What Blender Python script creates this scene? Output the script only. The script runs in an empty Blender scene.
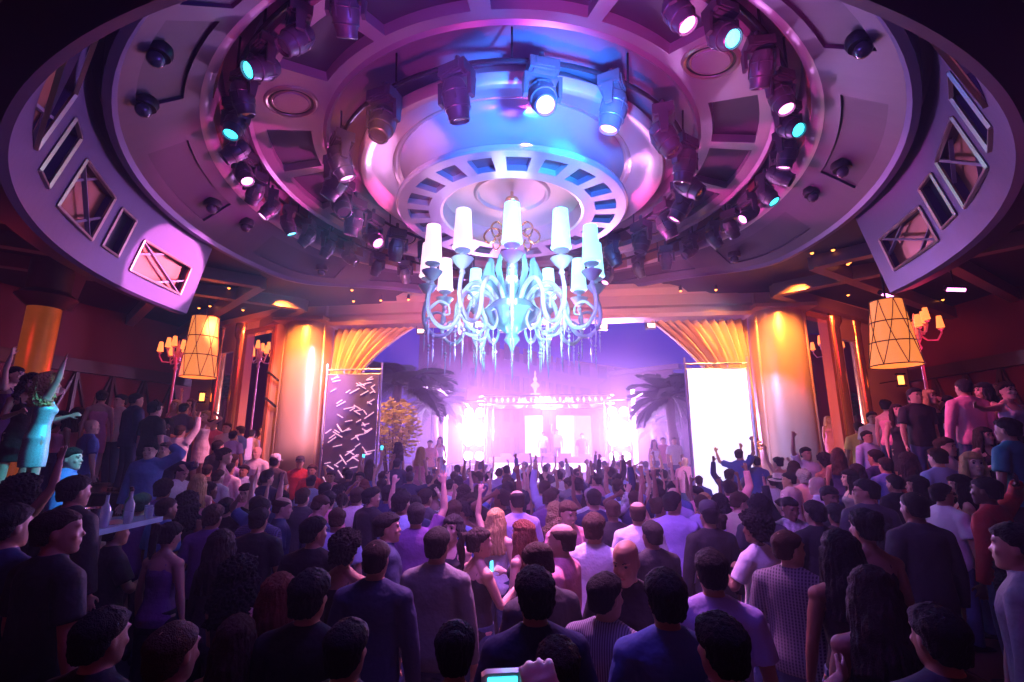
import bpy, math, random
from mathutils import Vector, Matrix, Euler
import numpy as np
random.seed(7)
SC = bpy.context.scene
COL = SC.collection
PI = math.pi
def R(d): return math.radians(d)

# ------------------------------------------------------------------ camera
CAM_H = 2.4; PITCH = R(12); FPX = 480.0
cd = bpy.data.cameras.new('camera'); cam = bpy.data.objects.new('camera', cd); COL.objects.link(cam)
cam.location = (0, 0, CAM_H); cam.rotation_euler = (PI/2 + PITCH, 0, 0)
cd.sensor_width = 36; cd.lens = 36*FPX/1024; cd.clip_start = .05; cd.clip_end = 400
SC.camera = cam
def ray(px, py):
    u = (px-512)/FPX; v = (341-py)/FPX
    return Vector((u, math.cos(PITCH)-v*math.sin(PITCH), v*math.cos(PITCH)+math.sin(PITCH)))
def at(px, py, Y):                     # point of the place seen at a pixel, Y metres ahead
    d = ray(px, py); d = d*(Y/d.y); return Vector((d.x, d.y, d.z+CAM_H))

# the hall's own frame: origin under the dome's centre, v towards the stage
DY = 8.0; HA = R(6)
def hb(u, v, z=0.0):
    return Vector((u*math.cos(HA)+v*math.sin(HA), DY-u*math.sin(HA)+v*math.cos(HA), z))
HM = Matrix.Translation((0, DY, 0)) @ Matrix.Rotation(-HA, 4, 'Z')

# ------------------------------------------------------------------ world, exposure
w = bpy.data.worlds.new('night'); SC.world = w; w.use_nodes = True
bg = w.node_tree.nodes['Background']; bg.inputs[0].default_value = (.085, .045, .60, 1); bg.inputs[1].default_value = .9
SC.view_settings.view_transform = 'Standard'; SC.view_settings.look = 'None'
SC.view_settings.exposure = 0.0; SC.view_settings.gamma = 1.0; SC.view_settings.use_curve_mapping = False
SC.cycles.use_denoising = True
SC.cycles.max_bounces = 6; SC.cycles.diffuse_bounces = 3; SC.cycles.glossy_bounces = 3; SC.cycles.transmission_bounces = 5
SC.cycles.volume_bounces = 0; SC.cycles.transparent_max_bounces = 12
SC.cycles.sample_clamp_indirect = 4.0
SC.cycles.volume_step_rate = 2.0

def lamp(kind, name, loc, col, power, tgt=None, size=.15, spot=60, blend=.5):
    l = bpy.data.lights.new(name, kind); l.color = col; l.energy = power
    if kind == 'AREA': l.shape = 'DISK'; l.size = size
    else: l.shadow_soft_size = size
    if kind == 'SPOT': l.spot_size = R(spot); l.spot_blend = blend
    o = bpy.data.objects.new(name, l); COL.objects.link(o); o.location = loc
    if tgt is not None:
        o.rotation_euler = (Vector(tgt)-Vector(loc)).to_track_quat('-Z', 'Y').to_euler()
    return o
MAG = (1, .10, .55); PINK = (1, .22, .75); ORANGE = (1, .30, .05); BLUE = (.10, .16, 1); TEAL = (.05, .65, 1); VIO = (.35, .12, 1)
DP = (1, .07, .50)
lamp('SPOT', 'dome_pink_wash', (.6, 9.6, 4.2), DP, 1700, (3.9, 7.0, 7.1), .08, 44, .35)
lamp('SPOT', 'dome_pink_wash', (-.6, 9.6, 4.2), DP, 1700, (-3.9, 7.4, 7.1), .08, 40, .35)
lamp('SPOT', 'dome_pink_wash', (1.0, 3.4, 4.0), DP, 600, (1.8, 4.6, 7.2), .1, 66, .4)
lamp('SPOT', 'dome_pink_wash', (-1.2, 3.6, 4.0), DP, 260, (-1.8, 4.8, 7.2), .1, 60, .4)
lamp('SPOT', 'rose_blue_wash', (.8, 3.6, 5.2), (.02, .20, 1), 4000, (.4, 6.7, 7.0), .1, 62, .6)
lamp('SPOT', 'rose_cyan_wash', (1.2, 4.4, 5.6), (.02, .65, 1), 1500, (.6, 7.0, 6.7), .05, 20, .8)
lamp('SPOT', 'rose_pink_wash', (-2.6, 4.6, 5.4), (1, .30, .7), 650, (-1.4, 7.4, 6.9), .1, 40, .6)
lamp('SPOT', 'rose_under_wash', (0, 10.5, 4.4), (.9, .55, .9), 150, (0, 7.6, 6.6), .1, 40, .6)
lamp('POINT', 'dome_violet_fill', (0, 6.5, 5.2), (.35, .05, .9), 26, None, .6)
lamp('POINT', 'chandelier_glow', (0, 8, 5.4), (.30, .75, 1), 40, None, .3)
lamp('POINT', 'chandelier_glow', (0, 8, 4.0), (.2, .7, 1), 34, None, .3)
lamp('SPOT', 'bulkhead_pink_spot', (2.6, 11.6, 5.3), (1, .25, .68), 26000, hb(-5.92, -.85, 5.3), .04, 10, .15)
lamp('SPOT', 'bulkhead_violet_wash', (1, 9, 4.4), (.16, .07, 1), 520, (-6.5, 5.0, 5.6), .3, 60, .8)
lamp('SPOT', 'bulkhead_violet_wash', (-1, 9, 4.4), (.16, .07, 1), 520, (6.5, 5.0, 5.6), .3, 60, .8)
for s_ in (-1, 1):
    lamp('SPOT', 'pillar_amber_wash', hb(s_*6.3, 3.0, 6.0), (1, .30, .04), 1300, hb(s_*6.4, 5, 4.6), .08, 70, .8)
    lamp('SPOT', 'curtain_amber_wash', hb(s_*4.9, 3.6, 6.0), (1, .40, .08), 1000, hb(s_*5.0, 5.3, 4.2), .08, 80, .8)
    lamp('SPOT', 'panel_amber_wash', hb(s_*7.6, 2.6, 5.4), (1, .16, .06), 800, hb(s_*9.4, 7.2, 4.2), .1, 80, .8)
    lamp('POINT', 'lounge_magenta', hb(s_*9.0, 3.0, 4.2), (1, .03, .16), 34, None, .3)
    lamp('POINT', 'lounge_amber', hb(s_*9.5, -1.0, 4.6), (1, .05, .12), 8, None, .3)
lamp('SPOT', 'pillar_pink_beam', (-1.9, 6.6, 6.3), (1, .42, .72), 8000, hb(-6.3, 4.6, 3.6), .05, 22, .7)
lamp('SPOT', 'pillar_violet_beam', (1.9, 7, 6.3), (.25, .35, 1), 5000, hb(6.1, 4.6, 3.0), .05, 18, .7)
lamp('SPOT', 'header_pink', (-2.6, 10.2, 4.4), (1, .28, .55), 700, hb(-2.5, 5, 6.2), .15, 95, .7)
lamp('SPOT', 'header_pink', (2.8, 10.2, 4.4), (1, .32, .40), 600, hb(2.6, 5, 6.2), .15, 95, .7)
lamp('SPOT', 'crowd_pink_spot', (.2, 6.0, 6.5), (1, .30, .85), 10000, (.35, 4.7, 1.6), .12, 44, .9)
lamp('SPOT', 'crowd_teal_spot', (-1.0, 6.0, 6.4), TEAL, 2600, (-5.3, 5.6, 2.2), .08, 24, .5)
lamp('SPOT', 'crowd_red_spot', (-2.2, 10.0, 6.3), (1, .20, .35), 2200, (-5.6, 10.2, 1.8), .08, 34, .6)
lamp('SPOT', 'crowd_magenta_spot', (2.4, 8.4, 6.3), (1, .12, .40), 1500, (6.6, 8.0, 2.4), .08, 40, .6)
lamp('SPOT', 'crowd_check_spot', (1.5, 6.5, 6.4), (1, .45, .6), 700, (4.6, 8.0, 1.6), .08, 18, .6)
lamp('POINT', 'crowd_blue_fill', (0, 3.0, 5.4), (.22, .09, 1), 170, None, .6)
# the stage
lamp('AREA', 'stage_blinder', hb(-3.4, 14.8, 2.9), (.70, .22, 1), 1000, hb(-2.0, 4, 2.0), 1.2)
lamp('AREA', 'stage_blinder', hb(3.4, 14.8, 2.9), (.70, .22, 1), 1000, hb(2.0, 4, 2.0), 1.2)
lamp('SPOT', 'stage_back_spot', hb(0, 16.5, 4.5), (.28, .13, 1), 11000, hb(0, 2, 1.6), .3, 60, .6)
lamp('POINT', 'stage_top', hb(0, 16.5, 4.0), (1, .45, 1), 350, None, .3)
lamp('POINT', 'stage_wing_glow', hb(-3.4, 14.2, 3.0), (.80, .46, 1), 1700, None, .3)
lamp('POINT', 'stage_wing_glow', hb(3.4, 14.2, 3.0), (.80, .46, 1), 1700, None, .3)
lamp('POINT', 'patio_violet', (2, 27, 4), (.75, .28, 1), 1800, None, 1)

lamp('SPOT', 'chandelier_added_spot', (1.6, 3.2, 3.3), (.45, .90, 1), 2200, (.1, 8, 4.75), .1, 26, .5)  # this spot and the next are unseen, added to brighten the chandelier glass
lamp('SPOT', 'chandelier_added_spot', (-2.2, 3.6, 3.5), (.65, .85, 1), 1300, (-.1, 8, 4.75), .1, 26, .5)
lamp('POINT', 'rose_well_amber', (0, 8, 6.62), (1, .38, .08), 9, None, .05)
lamp('SPOT', 'disc_amber_wash', (-1.6, 4.2, 5.4), (1, .30, .04), 180, (-2.1, 6.8, 7.0), .08, 34, .6)
lamp('SPOT', 'crowd_violet_wash', (-.5, 3.4, 6.2), (.45, .15, 1), 1500, (.8, 7.5, 1.5), .15, 80, .8)


# ------------------------------------------------------------------ materials
MATS = {}
def mat(name, col, rough=.6, metal=0.0, emit=None, es=0.0, trans=0.0, alpha=1.0, spec=.5, bump=0.0, bscale=20, vary=0.0, coat=0.0, sheen=0.0):
    if name in MATS: return MATS[name]
    m = bpy.data.materials.new(name); m.use_nodes = True; nt = m.node_tree; b = nt.nodes['Principled BSDF']
    b.inputs['Base Color'].default_value = (*col, 1); b.inputs['Roughness'].default_value = rough
    b.inputs['Metallic'].default_value = metal; b.inputs['Specular IOR Level'].default_value = spec
    if coat: b.inputs['Coat Weight'].default_value = coat
    if sheen: b.inputs['Sheen Weight'].default_value = sheen
    if emit: b.inputs['Emission Color'].default_value = (*emit, 1); b.inputs['Emission Strength'].default_value = es
    if trans: b.inputs['Transmission Weight'].default_value = trans; b.inputs['IOR'].default_value = 1.35
    if alpha < 1: b.inputs['Alpha'].default_value = alpha
    if bump or vary:
        tc = nt.nodes.new('ShaderNodeTexCoord'); nz = nt.nodes.new('ShaderNodeTexNoise')
        nz.inputs['Scale'].default_value = bscale; nz.inputs['Detail'].default_value = 3
        nt.links.new(tc.outputs['Object'], nz.inputs['Vector'])
        if bump:
            bn = nt.nodes.new('ShaderNodeBump'); bn.inputs['Strength'].default_value = bump; bn.inputs['Distance'].default_value = .03
            nt.links.new(nz.outputs['Fac'], bn.inputs['Height']); nt.links.new(bn.outputs['Normal'], b.inputs['Normal'])
        if vary:
            mx = nt.nodes.new('ShaderNodeMix'); mx.data_type = 'RGBA'
            mx.inputs['A'].default_value = (*[c*(1-vary) for c in col], 1); mx.inputs['B'].default_value = (*[min(1, c*(1+vary)) for c in col], 1)
            nt.links.new(nz.outputs['Fac'], mx.inputs['Factor']); nt.links.new(mx.outputs['Result'], b.inputs['Base Color'])
    MATS[name] = m; return m
def checked(name, c1, c2, c3=None, scale=22, stripes=False):
    if name in MATS: return MATS[name]
    m = mat(name, c1, .8); nt = m.node_tree; b = nt.nodes['Principled BSDF']
    tc = nt.nodes.new('ShaderNodeTexCoord'); prev = None
    def band(axis, sc, thr, ca, cb_link):
        wv = nt.nodes.new('ShaderNodeTexWave'); wv.bands_direction = axis; wv.inputs['Scale'].default_value = sc
        nt.links.new(tc.outputs['Object'], wv.inputs['Vector'])
        rp = nt.nodes.new('ShaderNodeMath'); rp.operation = 'GREATER_THAN'; rp.inputs[1].default_value = thr
        nt.links.new(wv.outputs['Fac'], rp.inputs[0])
        fm = nt.nodes.new('ShaderNodeMath'); fm.operation = 'MULTIPLY'; fm.inputs[1].default_value = .75
        nt.links.new(rp.outputs[0], fm.inputs[0])
        mx = nt.nodes.new('ShaderNodeMix'); mx.data_type = 'RGBA'; mx.inputs['B'].default_value = (*ca, 1)
        if cb_link is None: mx.inputs['A'].default_value = (*c1, 1)
        else: nt.links.new(cb_link, mx.inputs['A'])
        nt.links.new(fm.outputs[0], mx.inputs['Factor']); return mx.outputs['Result']
    o = band('X', scale/6.28*1.6, .6, c2, None)
    if not stripes: o = band('Z', scale/6.28*1.6, .6, c3 or c2, o)
    nt.links.new(o, b.inputs['Base Color']); return m

# ------------------------------------------------------------------ mesh helpers
def curve(pts, k=5):
    """points of a smooth curve through pts"""
    P_ = [Vector(p) for p in pts]; out = []
    for i in range(len(P_)-1):
        a, b, c, d = P_[max(0, i-1)], P_[i], P_[i+1], P_[min(len(P_)-1, i+2)]
        for j in range(k):
            t = j/k; out.append(.5*((2*b)+(c-a)*t+(2*a-5*b+4*c-d)*t*t+(3*b-a-3*c+d)*t**3))
    return out+[P_[-1]]
def taper(r0, r1, n): return [r0+(r1-r0)*i/(n-1) for i in range(n)]
def frame_of(d):
    d = d.normalized(); a = Vector((0, 0, 1)) if abs(d.z) < .9 else Vector((1, 0, 0))
    x = a.cross(d).normalized(); return x, d.cross(x)
class MB:
    def __init__(s): s.v = []; s.f = []; s.m = []; s.cur = 0
    def add(s, vs, fs, M=None):
        b = len(s.v)
        s.v += [tuple(M @ Vector(p)) if M is not None else tuple(p) for p in vs]
        s.f += [tuple(b+i for i in f) for f in fs]; s.m += [s.cur]*len(fs); return s
    def box(s, c, d, M=None):
        x, y, z = [e/2 for e in d]; cx, cy, cz = c
        vs = [(cx+i*x, cy+j*y, cz+k*z) for i in (-1, 1) for j in (-1, 1) for k in (-1, 1)]
        return s.add(vs, [(0, 1, 3, 2), (4, 6, 7, 5), (0, 4, 5, 1), (2, 3, 7, 6), (0, 2, 6, 4), (1, 5, 7, 3)], M)
    def bar(s, a, b, w, h=None):
        a, b = Vector(a), Vector(b); h = h or w; d = b-a; x, y = frame_of(d); vs = []
        for p in (a, b):
            for i, j in ((-1, -1), (1, -1), (1, 1), (-1, 1)): vs.append(p+x*i*w/2+y*j*h/2)
        return s.add(vs, [(3, 2, 1, 0), (4, 5, 6, 7), (0, 1, 5, 4), (1, 2, 6, 5), (2, 3, 7, 6), (3, 0, 4, 7)])
    def loft(s, rings, cap=True, closed=True, M=None):
        n = len(rings[0]); vs = [p for r in rings for p in r]; fs = []
        for k in range(len(rings)-1):
            for i in range(n if closed else n-1):
                j = (i+1) % n; fs.append((k*n+i, k*n+j, (k+1)*n+j, (k+1)*n+i))
        if cap: fs.append(tuple(range(n-1, -1, -1))); fs.append(tuple(range((len(rings)-1)*n, len(rings)*n)))
        return s.add(vs, fs, M)
    def tube(s, pts, r, n=8, cap=True, M=None):
        pts = [Vector(p) for p in pts]; rs = r if isinstance(r, (list, tuple)) else [r]*len(pts); rings = []; px = None
        for k, p in enumerate(pts):
            d = (pts[min(k+1, len(pts)-1)]-pts[max(k-1, 0)])
            if d.length < 1e-9: d = Vector((0, 0, 1))
            d.normalize()
            if px is None: x, y = frame_of(d)
            else:
                x = (px - d*px.dot(d)); x = x.normalized() if x.length > 1e-6 else frame_of(d)[0]; y = d.cross(x)
            px = x
            rr = rs[k]; rx, ry = rr if isinstance(rr, tuple) else (rr, rr)
            rings.append([p+x*rx*math.cos(2*PI*i/n)+y*ry*math.sin(2*PI*i/n) for i in range(n)])
        return s.loft(rings, cap, M=M)
    def lathe(s, prof, n=24, M=None, cap=True):
        rings = [[(r*math.cos(2*PI*i/n), r*math.sin(2*PI*i/n), z) for i in range(n)] for r, z in prof]
        return s.loft(rings, cap, M=M)
    def ball(s, c, r, nu=14, nv=9, M=None):
        rr = r if isinstance(r, (tuple, list)) else (r, r, r)
        rings = []
        for k in range(1, nv):
            t = PI*k/nv
            rings.append([(c[0]+rr[0]*math.sin(t)*math.cos(2*PI*i/nu), c[1]+rr[1]*math.sin(t)*math.sin(2*PI*i/nu), c[2]-rr[2]*math.cos(t)) for i in range(nu)])
        return s.loft(rings, True, M=M)
    def torus(s, c, Rr, r, n=32, m=8, M=None, a0=0, a1=2*PI):
        full = abs(a1-a0-2*PI) < 1e-6; N = n if full else n+1; vs = []; fs = []
        for i in range(N):
            a = a0+(a1-a0)*i/n
            for j in range(m):
                q = Rr+r*math.cos(2*PI*j/m); vs.append((c[0]+q*math.cos(a), c[1]+q*math.sin(a), c[2]+r*math.sin(2*PI*j/m)))
        for i in range(n):
            i2 = (i+1) % N
            for j in range(m):
                j2 = (j+1) % m; fs.append((i*m+j, i2*m+j, i2*m+j2, i*m+j2))
        return s.add(vs, fs, M)
    def build(s, name, mats, parent=None, smooth=40, loc=None, kind=None):
        me = bpy.data.meshes.new(name); me.from_pydata(s.v, [], s.f)
        for m in (mats if isinstance(mats, (list, tuple)) else [mats]): me.materials.append(m)
        if max(s.m, default=0) > 0: me.polygons.foreach_set('material_index', s.m)
        if smooth:
            me.polygons.foreach_set('use_smooth', [True]*len(s.f)); me.set_sharp_from_angle(angle=R(smooth))
        me.update()
        o = bpy.data.objects.new(name, me); COL.objects.link(o)
        if parent is not None: o.parent = parent
        if loc is not None: o.location = loc
        if kind: o['kind'] = kind
        return o
def tag(o, label, cat, group=None, kind=None):
    o['label'] = label; o['category'] = cat
    if group: o['group'] = group
    if kind: o['kind'] = kind
    return o
def thing(name, label, cat, loc=(0, 0, 0), rz=0, group=None):
    o = bpy.data.objects.new(name, None); o.empty_display_size = .1; COL.objects.link(o)
    o.location = loc; o.rotation_euler = (0, 0, rz); return tag(o, label, cat, group)
def dup(root, loc=None, rot=None, label=None, group=None, scale=None):
    r = root.copy(); COL.objects.link(r)
    if loc is not None: r.location = loc
    if rot is not None: r.rotation_euler = rot
    if scale is not None: r.scale = (scale,)*3
    if label: r['label'] = label
    if group: r['group'] = group
    for ch in list(root.children):
        c = ch.copy(); COL.objects.link(c); c.parent = r
        for g in list(ch.children):
            d = g.copy(); COL.objects.link(d); d.parent = c
    return r
def grid_surface(mb, S, a0, a1, na, ts, opens, mi_open=1):
    """surface S(t, a, depth) over azimuths a0..a1 and t breaks, with recessed openings (a0,a1,t0,t1,depth,material)"""
    As = sorted(set([round(a0+(a1-a0)*i/na, 5) for i in range(na+1)]+[round(x, 5) for o in opens for x in o[:2]]))
    Ts = sorted(set([round(t, 5) for t in ts]+[round(x, 5) for o in opens for x in o[2:4]]))
    def dep(i, j):
        if i < 0 or j < 0 or i >= len(As)-1 or j >= len(Ts)-1: return None
        a = (As[i]+As[i+1])/2; t = (Ts[j]+Ts[j+1])/2
        for o in opens:
            if o[0] < a < o[1] and o[2] < t < o[3]: return (o[4], o[5])
        return (0.0, 0)
    for i in range(len(As)-1):
        for j in range(len(Ts)-1):
            d, m = dep(i, j); A, B, T, U = As[i], As[i+1], Ts[j], Ts[j+1]
            mb.cur = m; mb.add([S(T, A, d), S(T, B, d), S(U, B, d), S(U, A, d)], [(0, 1, 2, 3)])
            mb.cur = 0
            for (ii, jj, P, Q) in ((i+1, j, (T, B), (U, B)), (i, j+1, (U, A), (U, B))):
                e = dep(ii, jj)
                if e is not None and abs(e[0]-d) > 1e-6:
                    mb.add([S(*P, d), S(*Q, d), S(*Q, e[0]), S(*P, e[0])], [(0, 1, 2, 3)])

# ------------------------------------------------------------------ base materials
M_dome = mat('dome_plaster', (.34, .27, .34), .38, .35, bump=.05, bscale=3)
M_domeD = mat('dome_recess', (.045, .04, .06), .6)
M_goldrim = mat('dome_trim_metal', (.62, .46, .38), .28, .8)
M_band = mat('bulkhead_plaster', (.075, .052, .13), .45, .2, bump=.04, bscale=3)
M_bandslot = mat('bulkhead_slot_bronze', (.35, .12, .06), .4, .4)
M_black = mat('black_metal', (.02, .02, .025), .4, .4)
M_fix = mat('fixture_grey', (.10, .10, .12), .35, .4)
M_chrome = mat('chrome', (.7, .7, .75), .15, 1)
M_bronze = mat('bronze_panel', (.62, .40, .30), .34, .4, bump=.05, bscale=2)
M_gold = mat('polished_gold', (.85, .48, .16), .22, .9)
M_beam = mat('ceiling_beam', (.22, .13, .12), .4, .3)
M_ceil = mat('ceiling_dark', (.02, .014, .02), .7)
M_redwall = mat('red_wall_fabric', (.16, .02, .03), .75, bump=.1, bscale=6)
M_wood = mat('dark_wood', (.06, .025, .02), .45)
M_floor = mat('dance_floor', (.05, .045, .05), .3, vary=.3, bscale=4)
M_leather = mat('black_leather', (.02, .018, .02), .45)
M_curtain = mat('gold_curtain', (.72, .42, .16), .5, .15, sheen=.5, bump=.1, bscale=5)
M_sconce = mat('amber_bulb', (1, .5, .2), .5, emit=(1, .28, .05), es=5)
M_ledp = mat('pink_lens', (1, .6, .9), .3, emit=(1, .25, .75), es=6)
M_ledb = mat('cyan_lens', (.3, .9, 1), .3, emit=(.04, .75, 1), es=4)
M_ledoff = mat('dark_lens', (.08, .07, .10), .08, .3, coat=.5)


# ================================================================== THE HALL
# floor and terraces
mb = MB(); mb.box((0, 8, -.05), (34, 26, .1)); mb.build('floor', M_floor, kind='structure')
mb = MB(); mb.box((0, 40, -.06), (80, 38, .1)); mb.build('floor_patio', mat('patio_paving', (.12, .11, .12), .6, vary=.3), kind='structure')

def warp(x, y, z):
    # the rim of the dome lifts a little where it meets the stage header
    q = HM.inverted()@Vector((x, y, 0)); r = math.hypot(q.x, q.y)
    ss = lambda t: max(0, min(1, t))**2*(3-2*max(0, min(1, t)))
    return (x, y, z+.55*ss((q.y-1.5)/3.2)*ss((r-4.3)/1.1)) if r < 6.4 else (x, y, z)
# dome: inner coffered ring (ring of dark panels and round medallions)
def ringS(R0, z0, R1, z1, az=HA):
    L = math.hypot(R1-R0, z1-z0); nr, nz = -(z1-z0)/L, (R1-R0)/L      # normal pointing up / away from the room
    if nz < 0: nr, nz = -nr, -nz
    def S(t, a, d):
        r = R0+(R1-R0)*t+nr*d; z = z0+(z1-z0)*t+nz*d; A = R(a)+az
        return warp(r*math.sin(A), DY+r*math.cos(A), z)
    return S
pan = []
for a, b in ((80, 97), (100, 117), (138, 156), (159, 178), (60, 77), (24, 42), (3, 21)):
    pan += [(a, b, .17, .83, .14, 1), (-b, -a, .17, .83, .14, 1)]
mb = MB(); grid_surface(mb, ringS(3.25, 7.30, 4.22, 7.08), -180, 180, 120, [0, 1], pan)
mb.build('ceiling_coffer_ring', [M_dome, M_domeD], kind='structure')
for a in (-128, 131, -50, 50):
    S = ringS(3.25, 7.30, 4.22, 7.08); c = Vector(S(.5, a, 0))
    M = Matrix.Translation(c)@Matrix.Rotation(R(-a)-HA, 4, 'Z')@Matrix.Rotation(R(-12), 4, 'X')
    mb = MB()
    mb.torus((0, 0, 0), .33, .035, 40, 8, M); mb.torus((0, 0, .0), .25, .02, 40, 8, M)
    mb.build('ceiling_medallion_rim', M_goldrim, kind='structure')
    mb = MB(); mb.lathe([(.34, -.012), (.34, .012)], 40, M); mb.build('ceiling_medallion_recess', M_black, kind='structure')
    mb = MB(); mb.lathe([(.23, -.03), (.24, -.01), (.24, .0)], 40, M); mb.build('ceiling_medallion_face', M_dome, kind='structure')
# trims: inner edge, outer edge with drop
def ringtube(name, Rr, z, r, m=M_dome, n=96, a0=0, a1=2*PI):
    mb = MB(); mb.torus((0, DY, z), Rr, r, n, 8, a0=a0, a1=a1); return mb.build(name, m, kind='structure')
def revolve(name, prof, m, n=120, a0=-180, a1=180, opens=(), loop=False):
    """profile of (R, z) revolved about the dome axis"""
    mb = MB(); vs = []; fs = []; N = len(prof); full = a1-a0 >= 360
    for i in range(n if full else n+1):
        A = R(a0+(a1-a0)*i/n)+HA
        for r, z in prof: vs.append(warp(r*math.sin(A), DY+r*math.cos(A), z))
    rows = n
    for i in range(rows):
        i2 = (i+1) % n if full else i+1
        for j in range(N-1 if not loop else N):
            j2 = (j+1) % N; fs.append((i*N+j, i2*N+j, i2*N+j2, i*N+j2))
    if loop and not full: fs += [tuple(range(N)), tuple(n*N+j for j in range(N-1, -1, -1))]
    mb.add(vs, fs); return mb.build(name, m, kind='structure')
revolve('ceiling_inner_step', [(3.25, 7.30), (3.20, 7.26), (3.16, 7.30), (3.16, 7.55), (2.6, 7.62), (2.2, 7.66), (0.0, 7.70)], M_dome)
revolve('ceiling_outer_step', [(4.22, 7.08), (4.26, 7.02), (4.32, 7.05), (4.34, 7.5), (4.62, 7.5), (4.66, 6.72), (4.72, 6.64), (4.78, 6.62)], M_dome)
# second ring: wide, sloping down, shallow rectangular panels
p2 = []
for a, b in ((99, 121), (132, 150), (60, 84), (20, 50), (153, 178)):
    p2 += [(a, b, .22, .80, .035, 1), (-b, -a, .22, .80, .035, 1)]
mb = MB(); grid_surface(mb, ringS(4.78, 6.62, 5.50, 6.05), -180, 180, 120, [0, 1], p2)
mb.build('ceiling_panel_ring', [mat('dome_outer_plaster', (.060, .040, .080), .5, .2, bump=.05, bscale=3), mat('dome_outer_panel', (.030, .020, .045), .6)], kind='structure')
revolve('ceiling_ring_edge', [(5.50, 6.05), (5.54, 5.98), (5.62, 5.98), (5.64, 6.10), (5.66, 6.45), (5.78, 6.45), (5.80, 6.12)], M_band)
# inner short wall panels between outer light ring and second ring
mbp = MB()
for i in range(20):
    a = 9+18*i
    S = ringS(4.655, 6.72, 4.655, 7.45); 
    A = R(a)+HA; r = 4.635
    M = Matrix.Translation((r*math.sin(A), DY+r*math.cos(A), 7.08))@Matrix.Rotation(-A, 4, 'Z')
    mbp.box((0, 0, 0), (1.0, .03, .55), M)
mbp.build('ceiling_step_panels', mat('step_panel_bronze', (.25, .12, .10), .5, .3), kind='structure')

# the hanging bulkhead round the back half of the dome, with lattice windows
bo = []
for a, b, t0, t1, k in ((-105, -93, .42, .80, 1), (-112.5, -108.5, .30, .74, 2), (-125, -115, .28, .76, 1), (-133, -129, .24, .74, 2), (-153, -137, .2, .72, 1), (-163, -158, .2, .72, 2), (-180, -168, .2, .72, 1),
                       (93, 104, .42, .80, 1), (106, 110, .30, .74, 2), (112.5, 122, .28, .76, 1), (125, 129.5, .24, .74, 2), (133, 148, .2, .72, 1), (152, 157, .2, .72, 2), (162, 175, .2, .72, 1)):
    bo.append((a, b, t0, t1, .10, k))
for s, (A0, A1) in enumerate(((-180, -90), (90, 180))):
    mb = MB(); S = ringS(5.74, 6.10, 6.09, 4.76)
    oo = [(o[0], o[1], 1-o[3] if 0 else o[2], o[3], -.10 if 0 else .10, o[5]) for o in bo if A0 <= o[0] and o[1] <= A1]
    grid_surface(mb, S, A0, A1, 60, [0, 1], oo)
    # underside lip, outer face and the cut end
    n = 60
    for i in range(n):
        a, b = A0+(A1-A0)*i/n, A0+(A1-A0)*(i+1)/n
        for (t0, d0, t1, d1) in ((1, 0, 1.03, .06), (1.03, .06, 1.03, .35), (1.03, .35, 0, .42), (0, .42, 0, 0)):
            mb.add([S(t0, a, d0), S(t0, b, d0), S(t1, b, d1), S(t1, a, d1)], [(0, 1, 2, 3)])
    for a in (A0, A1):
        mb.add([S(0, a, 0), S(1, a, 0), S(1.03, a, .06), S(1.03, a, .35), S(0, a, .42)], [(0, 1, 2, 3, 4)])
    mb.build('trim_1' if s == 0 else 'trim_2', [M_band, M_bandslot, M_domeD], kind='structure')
    # lattice bars in the windows
    mb = MB()
    for o in oo:
        if o[5] != 1: continue
        a, b, t0, t1 = o[:4]; am = (a+b)/2
        P = lambda t, x: Vector(S(t, x, .03))
        mb.bar(P(t0, a), P(t1, b), .05, .03); mb.bar(P((t0+t1)/2, a), P(t0, am), .04, .03); mb.bar(P(t1, am), P((t0+t1)/2, b), .04, .03)
    mb.build('trim_3' if s == 0 else 'trim_4', M_dome, kind='structure')
    mb = MB()
    for o in oo:
        a, b, t0, t1 = o[:4]
        P = lambda t, x: Vector(S(t, x, -.01))
        for q, r_ in (((t0, a), (t0, b)), ((t0, b), (t1, b)), ((t1, b), (t1, a)), ((t1, a), (t0, a))): mb.bar(P(*q), P(*r_), .035, .035)
    mb.build('trim_5' if s == 0 else 'trim_6', M_goldrim, kind='structure')

# centre: stepped discs above the chandelier
revolve('ceiling_disc_outer', [(2.05, 7.18), (2.45, 7.02), (2.56, 6.93), (2.64, 6.93), (2.68, 6.98), (2.68, 7.08), (2.62, 7.14), (2.2, 7.6)], mat('disc_champagne', (.70, .55, .50), .3, .6), n=120)
revolve('ceiling_disc_band', [(2.0, 7.22), (2.12, 7.14), (2.16, 7.18)], M_goldrim)
mb = MB(); S = ringS(1.28, 6.40, 2.0, 6.40)
grid_surface(mb, S, -180, 180, 128, [0, 1], [(a+3.2, a+14.8, .28, .78, .10, 1) for a in range(-180, 180, 18)])
mb.build('ceiling_rose_ring', [mat('rose_silver', (.40, .33, .42), .3, .7), mat('rose_slot', (.10, .06, .08), .5)], kind='structure')
revolve('ceiling_rose_drum', [(2.0, 6.40), (2.035, 6.42), (2.035, 6.47), (1.86, 6.62), (1.80, 6.85), (1.84, 7.05), (1.98, 7.2), (2.06, 7.24)], mat('drum_lacquer', (.55, .55, .68), .22, .55))
revolve('ceiling_rose_well', [(1.28, 6.40), (1.24, 6.42), (1.22, 6.72), (1.06, 6.80), (.70, 6.84), (.66, 6.80), (.62, 6.80), (.60, 6.86), (.20, 6.88), (.0, 6.88)], mat('well_gold', (.75, .5, .42), .3, .6))

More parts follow.
